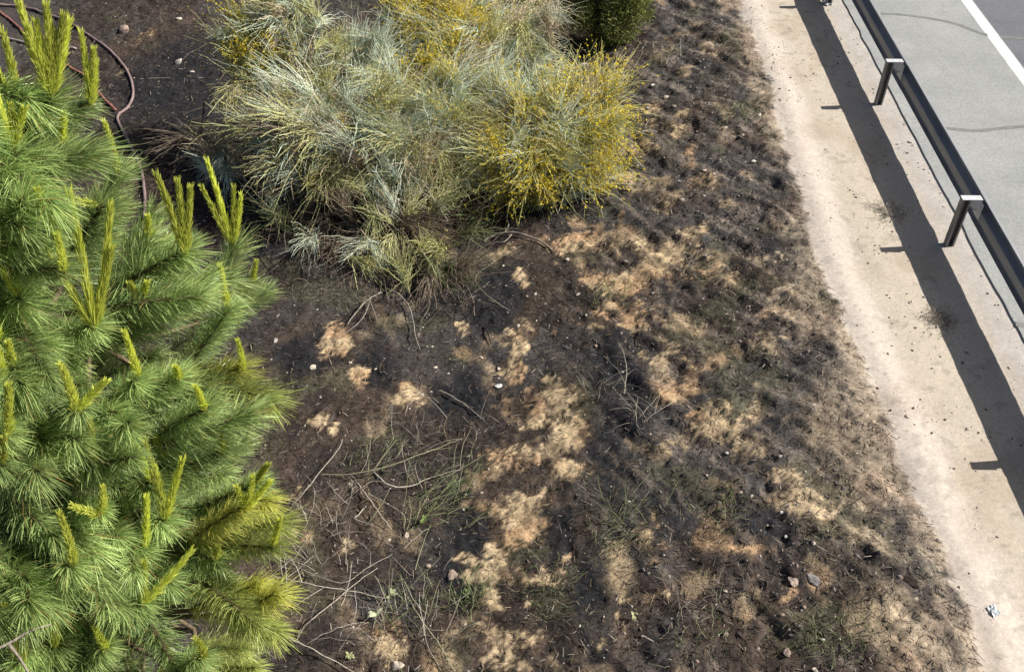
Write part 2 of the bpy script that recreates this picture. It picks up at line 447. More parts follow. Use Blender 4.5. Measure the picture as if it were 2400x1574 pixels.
straw = np.array([0.52, 0.40, 0.25]) * (0.7 + 0.6 * n_b)  # straw-coloured tone of the pale patches
warm = smooth(0.5, 0.68, fbm(GX * 1.9, GY * 1.9, 54))[..., None]
straw = straw * (1 - 0.7 * warm) + np.array([0.47, 0.29, 0.165]) * 0.7 * warm
grey_dust = np.array([0.36, 0.31, 0.26]) * (0.7 + 0.6 * n_b)
near_edge = smooth(-1.6, -0.1, GX - edge_x(GY))[..., None]
straw = straw * (1 - 0.65 * near_edge) + grey_dust * 0.65 * near_edge
pale = np.array([0.555, 0.49, 0.425]) * (0.9 + 0.2 * n_b)
tan = np.array([0.505, 0.442, 0.358]) * (0.92 + 0.16 * n_b)
off = (GX - edge_x(GY))[..., None]
w_tan = smooth(0.42, 0.72, off + 0.5 * (n_a - 0.5))
sand_c = pale * (1 - w_tan) + tan * w_tan
grit = smooth(0.55, 0.72, n_b * 0.6 + 0.4 * fbm(GX * 13, GY * 13, 55)[..., None])
sand_c = sand_c * (1 - 0.26 * grit)
dusty = smooth(0.48, 0.66, fbm(GX * 1.6 + 9, GY * 1.1, 58, 5))[..., None]
sand_c = sand_c * (1 - 0.13 * dusty * np.array([0.8, 1.0, 1.15]))
to_seam = smooth(-0.62, -0.2, (GX - SEAM_X)[..., None] + 0.3 * (n_b - 0.5))
sand_c = sand_c * (1 - to_seam) + np.array([0.44, 0.405, 0.37]) * (0.85 + 0.3 * n_b) * to_seam
lm = np.clip(light * (0.75 + 0.5 * n_b[..., 0]), 0, 1)[..., None]
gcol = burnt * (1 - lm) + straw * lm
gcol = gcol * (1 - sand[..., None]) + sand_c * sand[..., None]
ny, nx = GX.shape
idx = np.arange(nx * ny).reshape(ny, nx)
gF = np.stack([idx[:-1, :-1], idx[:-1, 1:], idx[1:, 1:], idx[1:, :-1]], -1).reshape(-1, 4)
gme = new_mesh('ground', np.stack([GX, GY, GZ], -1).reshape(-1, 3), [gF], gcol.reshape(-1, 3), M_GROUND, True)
ra = gme.attributes.new('rough_ground', 'FLOAT', 'POINT')
ra.data.foreach_set('value', ((1 - 0.70 * sand) * (1 - 0.25 * light)).astype(np.float32).ravel())
obj('ground', gme, label='burnt brown hillside with pale patches and a sandy road verge', kind='structure')

# ------------------------------------------------------------------ road
def strip(name, x_left, x_right, z, thick, mat, y0=-80, y1=400, jitter=0.0, step=0.12, seed=3):
    ys = np.concatenate([np.arange(y0, 2, 4.0), np.arange(2, 26, step), np.arange(26, y1, 8.0)])
    j = jitter * (fbm(ys * 1.6, ys * 0 + 2.2, seed) - 0.5) * 2 + jitter * 0.5 * (fbm(ys * 9, ys * 0 + 7.2, seed + 1) - 0.5)
    L = np.stack([x_left + j, ys, np.full_like(ys, z)], 1)
    Lt = L + np.array([-0.03 if jitter else 0, 0, -thick])
    R = np.stack([np.full_like(ys, x_right), ys, np.full_like(ys, z)], 1)
    Rt = R + np.array([0, 0, -thick])
    n = len(ys)
    V = np.concatenate([Lt, L, R, Rt]); i = np.arange(n - 1)
    F = [np.stack([i + a * n, i + (a + 1) * n, i + 1 + (a + 1) * n, i + 1 + a * n], 1) for a in range(3)]
    return new_mesh(name, V, [np.concatenate(F)], None, mat)
LINE_A = at_base(2255, 0)[0]; LINE_B = at_base(2281, 0)[0]
LINE_A = 0.5 * (LINE_A + at_base(2304, 73)[0])
LINE_B = LINE_A + 0.2
obj('road_shoulder', strip('road_shoulder', SEAM_X, LINE_B + 0.02, 0.012, 0.1, M_ASPHALT_PALE, jitter=0.035), label='pale grey asphalt shoulder of the road', kind='structure')
obj('road', strip('road', LINE_B + 0.02, LINE_B + 7.4, 0.012, 0.1, M_ASPHALT), label='darker grey asphalt lane of the road', kind='structure')
obj('white_edge_line', strip('white_edge_line', LINE_A, LINE_B, 0.016, 0.003, M_PAINT, jitter=0.004), label='white painted edge line of the road', kind='structure')
for k, pts in enumerate([[(2065, 34), (2110, 36), (2180, 45), (2240, 58), (2300, 80), (2340, 88), (2400, 92)],
                         [(2190, 298), (2225, 303), (2290, 308), (2350, 302), (2420, 297), (2500, 300)],
                         [(2380, 760), (2440, 770), (2520, 765)]]):
    P = catmull([at_base(*p) for p in pts], 8)
    n = len(P); w = 0.028 + 0.03 * fbm(np.arange(n) * 0.35, np.zeros(n), 70 + k)
    T = unit(np.gradient(P, axis=0)); S = np.cross(T, np.array([0, 0, 1.0]))
    V = np.concatenate([P + S * w[:, None], P - S * w[:, None]]); V[:, 2] = 0.0155
    i = np.arange(n - 1)
    o = obj('tar_seam', new_mesh('tar_seam', V, [np.stack([i, i + 1, i + 1 + n, i + n], 1)], None, M_TAR), kind='structure',
            label=['dark tar seam curving across the shoulder near the top', 'dark tar seam across the shoulder beside the second post', 'short dark tar seam at the right margin'][k])

# ------------------------------------------------------------------ guard rail
POST_X = 6.28
P1 = at_base(2056, 237); P2 = at_base(2228, 575)
POST_X = 0.5 * (P1[0] + P2[0]); STEP_Y = 4.0; POST_Y1 = 0.5 * (P1[1] + P2[1]) + 2.0
RAIL_TOP = 0.775
POST_TOP = 0.80
RAIL_DX = 0.225                                  # front face of the beam behind the post centre line
rail = empty('guard_rail', (POST_X, POST_Y1, 0.0), 'galvanised steel guard rail on posts along the road shoulder', 'guard rail')
HB = 0.220
prof = catmull([(0.03, HB), (0.080, HB * .90), (0.098, HB * .74), (0.090, HB * .52), (0.010, HB * .30), (0.0, HB * .18), (0.0, -HB * .18), (0.010, -HB * .30), (0.090, -HB * .52), (0.098, -HB * .74),
                (0.080, -HB * .90), (0.03, -HB)], 3)
pn = unit(np.gradient(prof, axis=0)); pn = np.stack([-pn[:, 1], pn[:, 0]], 1)
ring = np.concatenate([prof + pn * 0.003, (prof - pn * 0.003)[::-1]])
def beam_mesh(length):
    ys = np.array([0, length]); n = len(ring)
    V = np.concatenate([np.stack([ring[:, 0], np.full(n, y), ring[:, 1]], 1) for y in ys])
    i = np.arange(n); j = np.roll(i, -1)
    F = np.stack([i, j, j + n, i + n], 1)
    m = len(prof); ii = np.arange(m - 1)
    caps = np.concatenate([np.stack([ii, ii + 1, n - 2 - ii, n - 1 - ii], 1) + k for k in (0, n)])
    return new_mesh('beam', V, [F, caps], None, M_GALV, False)
beam_me = beam_mesh(STEP_Y + 0.3)
def post_mesh():
    mb = MB(); t = 0.006; zt = POST_TOP - 0.012
    # C section, web towards the far side, mouth and lips towards the near side
    for b in (box(-0.06, 0.06, 0.05 - t, 0.05, -0.45, zt), box(-0.06, -0.06 + t, -0.05, 0.05 - t, -0.45, zt),
              box(0.06 - t, 0.06, -0.05, 0.05 - t, -0.45, zt), box(-0.06 + t, -0.034, -0.05, -0.05 + t, -0.45, zt),
              box(0.034, 0.06 - t, -0.05, -0.05 + t, -0.45, zt)):
        mb.add(*b)
    return mb.mesh('post', M_POST)
post_me = post_mesh()
def prism(poly_xz, y0, y1):
    n = len(poly_xz); q = np.array(poly_xz, float)
    V = np.concatenate([np.stack([q[:, 0], np.full(n, y), q[:, 1]], 1) for y in (y0, y1)])
    i = np.arange(n); j = np.roll(i, -1)
    return V, [np.array([list(range(n))]), np.array([list(range(2 * n - 1, n - 1, -1))]), np.stack([i, i + n, j + n, j], 1)]
def spacer_mesh():
    mb = MB(); z1 = POST_TOP - 0.011
    mb.add(*box(-0.066, RAIL_DX - 0.012, -0.056, 0.056, z1, z1 + 0.008))                       # flat top lip
    mb.add(*prism([(0.061, z1 - 0.001), (RAIL_DX - 0.008, z1 - 0.001), (RAIL_DX - 0.008, z1 - 0.20), (0.061, z1 - 0.10)], 0.022, 0.028))
    mb.add(*prism([(0.061, z1 - 0.001), (RAIL_DX - 0.008, z1 - 0.001), (RAIL_DX - 0.008, z1 - 0.20), (0.061, z1 - 0.10)], -0.034, -0.028))
    mb.add(*box(RAIL_DX - 0.007, RAIL_DX - 0.002, -0.11, 0.11, z1 - 0.30, z1 - 0.045))         # plate bolted behind the beam
    return mb.mesh('spacer', M_ZINC)
spacer_me = spacer_mesh()
def bolt_mesh():
    mb = MB()
    a = np.arange(8) * math.pi / 4
    V = np.concatenate([np.stack([np.full(8, x), np.cos(a) * r, np.sin(a) * r], 1) for x, r in ((0, .016), (0.012, .016), (0.018, .009))])
    i = np.arange(8); j = np.roll(i, -1)
    mb.add(V, [np.stack([i, j, j + 8, i + 8], 1), np.stack([i + 8, j + 8, j + 16, i + 16], 1), np.array([[16, 17, 18, 19, 20, 21, 22, 23]])])
    return mb.mesh('bolt', M_POST)
bolt_me = bolt_mesh()
for k in range(-1, 5):
    y = -k * STEP_Y if k >= 0 else STEP_Y
    y = -(k) * STEP_Y
    if POST_Y1 + y < -6: continue
    p = obj('post', post_me, rail); p.location = (0, y, 0)
    s = obj('spacer', spacer_me, rail); s.location = (0, y, 0)
    b = obj('bolt', bolt_me, s); b.location = (RAIL_DX - 0.007, 0.06, RAIL_TOP - HB)
    b.rotation_euler = (0, 0, math.pi)
    for yy in (-0.09, 0.09):
        for zz in (-0.10, 0.10):
            b = obj('bolt', bolt_me, rail); b.location = (RAIL_DX + 0.052, y + yy, RAIL_TOP - HB + zz * 1.25); b.rotation_euler = (0, 0, math.pi)
    bm_ = obj('beam', beam_me, rail); bm_.location = (RAIL_DX + (0.0065 if k % 2 else 0.0), y - 0.15, RAIL_TOP - HB)

# ------------------------------------------------------------------ plants: shared shapes
def frame(loc, direction, scale=1.0):
    """z along direction, x towards the ground, as a matrix"""
    z = np.asarray(direction, float); z = z / np.linalg.norm(z)
    dn = np.array([0, 0, -1.0]); x = dn - z * np.dot(dn, z)
    if np.linalg.norm(x) < 0.05: x = np.array([1.0, 0, 0]) - z * z[0]
    x = x / np.linalg.norm(x); y = np.cross(z, x)
    M = Matrix(((x[0] * scale, y[0] * scale, z[0] * scale, loc[0]), (x[1] * scale, y[1] * scale, z[1] * scale, loc[1]), (x[2] * scale, y[2] * scale, z[2] * scale, loc[2]), (0, 0, 0, 1)))
    return M

def tuft_mesh(seed, n=800, tint=0.0, length=0.132):
    """a pine shoot: brown stem with long needles round its last 35 cm"""
    r = np.random.default_rng(seed)
    mb = MB()
    ks = np.linspace(-0.42, 0.0, 6)
    path = np.stack([0.02 * np.sin(ks * 5 + seed), 0.015 * np.cos(ks * 4 + seed), ks], 1)[None]
    V, F = tubes(path, np.linspace(0.011, 0.006, 6)[None], 6)
    mb.add(V, F, (0.16, 0.12, 0.075))
    s = r.random(n) ** 0.8                                    # 0 old end, 1 tip
    z0 = -0.46 + 0.45 * s
    az = r.random(n) * 2 * math.pi
    ang = np.radians(66 - 34 * s ** 1.5 + r.normal(0, 10, n))
    L = length * (0.75 + 0.4 * r.random(n)) * (1.0 - 0.10 * s)
    d0 = np.stack([np.cos(az) * np.sin(ang), np.sin(az) * np.sin(ang), np.cos(ang)], 1)
    k = 4
    t = np.linspace(0, 1, k)[None, :, None]
    bend = np.array([0.36, 0.06 * (seed % 3 - 1), 0.10]) + r.normal(0, 0.14, (n, 3))
    P = np.stack([0.02 * np.sin(z0 * 5 + seed), 0.015 * np.cos(z0 * 4 + seed), z0], 1)[:, None, :] + L[:, None, None] * (d0[:, None, :] * t + bend[:, None, :] * t ** 2 * 0.6)
    W = (0.0027 * (0.8 + 0.4 * r.random(n)))[:, None] * np.array([0.9, 1.0, 0.85, 0.25])[None]
    V, F = ribbons(P, W, unit(r.normal(size=(n, 3))))
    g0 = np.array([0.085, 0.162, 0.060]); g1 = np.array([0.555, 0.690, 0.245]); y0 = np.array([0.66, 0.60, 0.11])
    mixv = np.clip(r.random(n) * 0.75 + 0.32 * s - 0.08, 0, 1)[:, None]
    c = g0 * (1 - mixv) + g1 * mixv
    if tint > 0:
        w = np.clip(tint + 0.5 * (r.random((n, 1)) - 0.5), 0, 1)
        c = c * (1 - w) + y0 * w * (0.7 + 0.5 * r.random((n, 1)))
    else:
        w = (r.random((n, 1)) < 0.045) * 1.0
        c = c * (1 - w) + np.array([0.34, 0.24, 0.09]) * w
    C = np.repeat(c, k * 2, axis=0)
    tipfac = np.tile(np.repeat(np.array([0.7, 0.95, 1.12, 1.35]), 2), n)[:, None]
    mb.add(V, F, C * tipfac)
    return mb.mesh('needle_tuft', M_NEEDLE)

def candle_mesh(seed, n=520):
    """this year's upright shoot, one unit tall, with short pressed needles"""
    r = np.random.default_rng(seed)
    mb = MB(); k = 6
    ks = np.linspace(0, 1, k)
    bx, by = r.normal(0, 0.05, 2)
    path = np.stack([bx * ks ** 2, by * ks ** 2, ks], 1)[None]
    V, F = tubes(path, np.linspace(0.030, 0.020, k)[None], 5)
    mb.add(V, F, np.repeat(np.array([(0.42, 0.30, 0.13)] + [(0.50, 0.54, 0.12)] * (k - 1)), 5, axis=0))
    s = r.random(n) ** 0.9
    az = r.random(n) * 2 * math.pi
    ang = np.radians(26 - 8 * s + r.normal(0, 8, n))
    L = (0.15 - 0.075 * s) * (0.7 + 0.6 * r.random(n))
    d0 = np.stack([np.cos(az) * np.sin(ang), np.sin(az) * np.sin(ang), np.cos(ang)], 1)
    t = np.linspace(0, 1, 3)[None, :, None]
    start = np.stack([bx * s ** 2 + np.cos(az) * 0.024, by * s ** 2 + np.sin(az) * 0.024, s * 0.985], 1)
    P = start[:, None, :] + L[:, None, None] * (d0[:, None, :] * t + np.array([0, 0, 0.25]) * t ** 2 * 0.4)
    W = (0.014 * (0.8 + 0.5 * r.random(n)))[:, None] * np.array([1.0, 0.9, 0.3])[None]
    V, F = ribbons(P, W, unit(r.normal(size=(n, 3))))
    c = np.array([0.70, 0.74, 0.14]) * (0.75 + 0.5 * r.random((n, 1)))
    w = (r.random((n, 1)) ** 2) * 0.7
    c = c * (1 - w) + np.array([0.70, 0.74, 0.20]) * w
    mb.add(V, F, np.repeat(c, 6, axis=0))
    return mb.mesh('candle_shoot', M_NEEDLE)

def limb(points, r0, r1, per=5, sides=6):
    P = catmull(points, per)
    R = np.linspace(r0, r1, len(P)) * (1 + 0.12 * (rng.random(len(P)) - 0.5))
    return tubes(P[None], R[None], sides)

# ------------------------------------------------------------------ the pine
TR = np.array([-2.35, 2.75])                       # trunk
tz = float(ground_z(TR[0], TR[1]))
def crown_r(h):
    h = h - (CAM_H - 8.3)
    return np.where(h > 6.9, np.maximum(0.0, 0.85 * (7.75 - h) / 0.85), 0.85 + 0.40 * (6.9 - h))
def on_crown(px, py, inset=0.0):
    d = ray(px, py)
    t = np.linspace(1.9, 6.2, 220)
    P = CAMP + d[None] * t[:, None]
    f = np.hypot(P[:, 0] - TR[0], P[:, 1] - TR[1]) - (crown_r(P[:, 2]) - inset)
    hit = np.where(f < 0)[0]
    return P[hit[0]] if len(hit) else P[np.argmin(f)]
pine = empty('pine_tree', (TR[0], TR[1], tz - 0.1), 'tall green pine with upright lime shoots filling the left side', 'tree')
P0 = np.array([TR[0], TR[1], tz - 0.1])
V, F = limb([np.zeros(3), (0.04, 0.02, 1.5), (-0.03, 0.05, 3.2), (0.02, -0.02, 5.2), (0.0, 0.03, 6.8), (0.02, 0.0, 8.2)], 0.13, 0.02, 6, 10)
mb = MB(); mb.add(V, F, (0.14, 0.10, 0.075)); obj('trunk', mb.mesh('trunk', M_BARK, True), pine)

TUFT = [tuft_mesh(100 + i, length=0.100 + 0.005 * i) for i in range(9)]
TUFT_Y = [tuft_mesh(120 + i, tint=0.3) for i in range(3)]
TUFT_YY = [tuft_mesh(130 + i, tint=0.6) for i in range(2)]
CANDLE = [candle_mesh(140 + i) for i in range(5)]
poly = np.array([(-260, 190), (60, 215), (190, 235), (250, 300), (285, 420), (410, 560), (550, 560), (600, 640), (618, 690), (550, 745), (450, 785), (430, 850),
                 (590, 880), (622, 960), (600, 1060), (620, 1150), (672, 1250), (672, 1350), (655, 1440), (625, 1520), (615, 1760), (-260, 1760)], float)
GAPS = [(505, 800, 70, 34), (385, 975, 62, 40), (70, 1165, 130, 44), (195, 620, 62, 48), (300, 1565, 90, 28), (480, 1055, 44, 40), (20, 1290, 60, 50), (330, 640, 40, 60), (140, 420, 60, 36), (470, 1470, 60, 30), (270, 880, 36, 40), (440, 790, 50, 40)]
def in_gap(q):
    return any(((q[0] - a) / (c * 1.5)) ** 2 + ((q[1] - b) / (d * 1.7)) ** 2 < 1 for a, b, c, d in GAPS)
def inside(p):
    x, y = p; c = False; n = len(poly)
    for i in range(n):
        x1, y1 = poly[i]; x2, y2 = poly[(i + 1) % n]
        if (y1 > y) != (y2 > y) and x < (x2 - x1) * (y - y1) / (y2 - y1) + x1: c = not c
    return c
# whorls read from the photograph: px, py, candle tips
WHORLS = [(120, 228, [(45, 5), (112, 22), (128, 72), (60, 88), (95, 60), (150, 45), (170, 60), (85, 110), (140, 85)]),
          (52, 300, [(-5, 148), (22, 92), (35, 150)]), (212, 248, [(198, 86), (222, 120), (232, 150)]), (30, 345, [(-12, 232), (35, 255), (55, 250)]),
          (435, 600, [(376, 412), (420, 432), (448, 446), (400, 480)]), (545, 575, [(494, 396), (478, 452), (553, 448), (570, 468)]),
          (222, 772, [(96, 572), (168, 466), (268, 508), (262, 590)]), (330, 715, [(318, 690), (345, 655)]), (178, 965, [(158, 862), (245, 886)]),
          (388, 1218, [(350, 1045), (424, 1075), (372, 1100)]), (235, 1205, [(252, 1150), (170, 1190)]), (336, 1415, [(340, 1318), (452, 1300)]),
          (575, 1195, [(600, 1128), (632, 1128), (560, 1150)]), (570, 872, [(566, 806)]), (40, 690, [(30, 625), (60, 660)]), (150, 640, [(142, 560)]),
          (420, 890, [(415, 850)]), (300, 1000, []), (95, 1120, []), (505, 1310, [(510, 1270)]), (640, 1280, [(655, 1210)]), (662, 1385, []), (625, 690, []), (628, 940, []), (600, 1130, [(628, 1080)]), (650, 1470, []), (60, 1420, []),
          (250, 1520, [(262, 1500)]), (480, 1540, [(470, 1500)]), (600, 1470, []), (470, 700, []), (590, 665, [(602, 612)]), (350, 560, [(346, 500)]),
          (110, 480, []), (230, 480, [(160, 470)]), (30, 860, [(20, 800)]), (480, 960, [(470, 930)]), (585, 960, []), (520, 1060, [(520, 1020)])]
spots = []
for w in WHORLS:
    spots.append((w[0], w[1], 0.0, w[2]))
pts = [(w[0], w[1]) for w in WHORLS]
tries = 0
while len(pts) < 215 and tries < 20000:
    tries += 1
    q = (random.uniform(-230, 660), random.uniform(180, 1720))
    if not inside(q) or in_gap(q): continue
    if min((q[0] - a) ** 2 + (q[1] - b) ** 2 for a, b in pts) < 45 ** 2: continue
    pts.append(q)
    up = [(q[0] + random.uniform(-30, 8), q[1] - random.uniform(60, 120))] if random.random() < 0.22 else []
    spots.append((q[0], q[1], random.uniform(0.0, 0.22), up))
for _ in range(70):
    for _t in range(50):
        q = (random.uniform(-200, 560), random.uniform(260, 1700))
        if inside((q[0] + 60, q[1])) and not in_gap(q): break
    spots.append((q[0], q[1], random.uniform(0.4, 0.85), []))
tips = []
for (px, py, ins, ups) in spots:
    # branch layers: ridges of foliage with recessed, shaded hollows between them
    hollow = float(smooth(0.46, 0.74, vnoise(px / 150.0 + 0.4 * py / 150.0, py / 105.0, 91)))
    tips.append(on_crown(px, py, ins + 0.7 * hollow * (0.4 if ups else 1.0)))
tips = np.array(tips)
az = np.arctan2(tips[:, 1] - TR[1], tips[:, 0] - TR[0]); hh = tips[:, 2]
lay = np.floor((hh - 3.0) / 0.55).astype(int); sec = np.floor((az + math.pi) / (2 * math.pi) * 7 + lay * 0.5).astype(int)
groups = {}
for i in range(len(tips)): groups.setdefault((lay[i], sec[i]), []).append(i)
for key in sorted(groups):
    ids = groups[key]
    mean = tips[ids].mean(0)
    rad = mean[:2] - TR; 
    start = np.array([TR[0], TR[1], mean[2] - 0.55 * np.linalg.norm(rad) * 0.6 - 0.1])
    end = np.array([TR[0] + rad[0] * 0.72, TR[1] + rad[1] * 0.72, mean[2] - 0.28])
    mid = 0.5 * (start + end) + np.array([0, 0, -0.06])
    mb = MB()
    V, F = limb([start - P0, mid - P0, end - P0], 0.032, 0.016, 6, 6)
    mb.add(V, F, (0.15, 0.115, 0.085))
    children = []
    for i in ids:
        px, py, ins, ups = spots[i]
        tip = tips[i]
        out = np.array([tip[0] - TR[0], tip[1] - TR[1], 0.0]); out = out / (np.linalg.norm(out) + 1e-6)
        lift = 0.7 if ups else random.uniform(0.05, 0.6)
        dirv = out * 0.8 + np.array([0, 0, lift]) + rng.normal(0, 0.16, 3)
        dirv = dirv / np.linalg.norm(dirv)
        root = tip - dirv * 0.4
        V, F = limb([end - P0, 0.5 * (end + root) - P0 + np.array([0, 0, -0.04]), root - P0], 0.013, 0.009, 5, 5)
        mb.add(V, F, (0.17, 0.125, 0.085))
        edge_y = smooth(470, 640, px) * smooth(1050, 1250, py) + 0.5 * smooth(540, 600, px) * (py > 840)
        u = random.random()
        T = random.choice(TUFT_YY) if u < 0.3 * edge_y * (px > 560) else (random.choice(TUFT_Y) if u < 0.95 * edge_y else random.choice(TUFT))
        s = random.uniform(0.78, 1.08) * (0.88 if py > 1000 and px > 480 else 1.0)
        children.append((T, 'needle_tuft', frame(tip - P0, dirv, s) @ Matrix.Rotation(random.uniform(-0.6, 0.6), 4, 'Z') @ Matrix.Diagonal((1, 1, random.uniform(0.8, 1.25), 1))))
        depth = float(np.dot(tip - CAMP, ray(1200, 787)))
        for (ux, uy) in ups:
            # the candle rises from the whorl; its tip's height gives its length
            d2 = ray(ux, uy); tt = np.linspace(1.5, 6.5, 300); Q = CAMP + d2[None] * tt[:, None]
            hor = np.hypot(Q[:, 0] - tip[0], Q[:, 1] - tip[1]); q = Q[np.argmin(hor + 0.02 * np.abs(Q[:, 2] - tip[2] - 0.3))]
            v = q - tip; L = float(np.linalg.norm(v))
            if L > 0.6: v = v / L * 0.6; L = 0.6
            if L < 0.08: v = np.array([0, 0, 0.12]); L = 0.12
            M = frame(tip - P0, v, 1.0)
            M = M @ Matrix.Diagonal((0.20, 0.20, L * 1.06, 1.0))
            children.append((random.choice(CANDLE), 'candle_shoot', M))
    br = obj('branch', mb.mesh('branch', M_BARK, True), pine)
    for me, nm, M in children:
        obj(nm, me, br, M=M)

for pts in ([(-40, 1530), (10, 1512), (70, 1478), (120, 1462)], [(20, 1508), (48, 1545), (75, 1590)]):
    W = np.array([on_crown(x, y, -0.04) for x, y in pts]) - P0
    mb = MB(); V, F = limb(W, 0.006, 0.003, 6, 5); mb.add(V, F, (0.34, 0.29, 0.24)); obj('dead_twig', mb.mesh('dead_twig', M_BARK, True), pine)

# ------------------------------------------------------------------ broom shrubs
def spray_mesh(seed, style):
    """a fan of thin rush-like twigs leaving one stem"""
    r = np.random.default_rng(seed)
    n = 74
    k = 7
    s = r.random(n)
    az = r.random(n) * 2 * math.pi
    ang = np.radians(np.abs(r.normal(0, 24, n)) + 5)
    L = 0.26 + 0.52 * r.random(n) ** 1.2
    d0 = np.stack([np.cos(az) * np.sin(ang), np.sin(az) * np.sin(ang), np.cos(ang)], 1)
    t = np.linspace(0, 1, k)[None, :, None]
    side = np.array([0.45, 0, 0]) + np.array([0, r.normal(0, 0.25), 0])
    bend = side[None] * 1.1 + r.normal(0, 0.24, (n, 3))
    wig = r.normal(0, 0.012, (n, k, 3)); wig[:, 0] = 0
    start = np.stack([0.06 * s ** 2, 0 * s, s * 0.32], 1)
    P = start[:, None] + L[:, None, None] * (d0[:, None] * t + bend[:, None] * t ** 2 * 0.6) + wig
    R = (0.0036 * (0.7 + 0.6 * r.random(n)))[:, None] * np.array([1.15, 1.08, 1.0, 0.95, 0.85, 0.7, 0.4])[None]
    mb = MB()
    V, F = tubes(P, R, 3)
    base = {'grey': ((0.44, 0.51, 0.39), (0.68, 0.76, 0.61)), 'olive': ((0.38, 0.40, 0.17), (0.60, 0.60, 0.29)), 'tan': ((0.38, 0.31, 0.20), (0.62, 0.54, 0.40)),
            'yellow': ((0.40, 0.40, 0.14), (0.60, 0.57, 0.24)), 'scorched': ((0.10, 0.075, 0.055), (0.26, 0.20, 0.14)), 'green': ((0.10, 0.13, 0.055), (0.22, 0.25, 0.11))}[style]
    m = r.random((n, 1)); c = np.array(base[0]) * (1 - m) + np.array(base[1]) * m
    dry = (r.random((n, 1)) < 0.10) & (style != 'scorched'); c = np.where(dry, np.array([0.50, 0.40, 0.25]) * (0.7 + 0.5 * m), c)
    mb.add(V, F, np.repeat(c, k * 3, axis=0))
    stem = np.array([[0, 0, -0.12], [0.0, 0, 0.1], [0.06, 0, 0.33], [0.16, 0.01, 0.5]])
    V, F = limb(stem, 0.009, 0.004, 4, 5); mb.add(V, F, (0.27, 0.22, 0.15))
    # seed pods and tiny leaves that make the twigs look rough
    nb = {'grey': 60, 'olive': 170, 'tan': 60, 'yellow': 130, 'scorched': 20, 'green': 70}[style]
    i = r.integers(0, n, nb); j = r.integers(2, k, nb)
    q = P[i, j] + r.normal(0, 0.008, (nb, 3))
    d = unit(r.normal(size=(nb, 3))) * 0.013
    V, F = ribbons(np.stack([q - d, q, q + d], 1), np.full((nb, 3), 0.009) * np.array([0.5, 1, 0.3])[None], unit(r.normal(size=(nb, 3))))
    pc = {'grey': (0.38, 0.36, 0.19), 'olive': (0.55, 0.45, 0.12), 'tan': (0.36, 0.27, 0.13), 'yellow': (0.66, 0.55, 0.12), 'scorched': (0.12, 0.08, 0.05), 'green': (0.2, 0.24, 0.08)}[style]
    mb.add(V, F, pc)
    flowers = None
    if style == 'yellow':
        fb = MB(); nf = 420
        i = r.integers(0, n, nf); j = r.integers(1, k - 1, nf); u = r.random((nf, 1))
        q = P[i, j] * (1 - u) + P[i, j + 1] * u + r.normal(0, 0.012, (nf, 3))
        for rep in range(2):
            d = unit(r.normal(size=(nf, 3))) * 0.011
            V, F = ribbons(np.stack([q - d, q, q + d], 1), np.full((nf, 3), 0.022) * np.array([0.5, 1, 0.5])[None], unit(r.normal(size=(nf, 3))))
            c = np.array([0.88, 0.72, 0.045]) * (0.75 + 0.45 * r.random((nf, 1)))
            fb.add(V, F, np.repeat(c, 6, axis=0))
        flowers = fb.mesh('flower_cluster', M_FLOWER)
    return mb.mesh('twig_spray', M_TWIG), flowers
SPR = {}
for si, (st, cnt) in enumerate((('grey', 6), ('olive', 5), ('tan', 4), ('yellow', 5), ('scorched', 4), ('green', 3))):
    SPR[st] = [spray_mesh(300 + si * 20 + i, st) for i in range(cnt)]

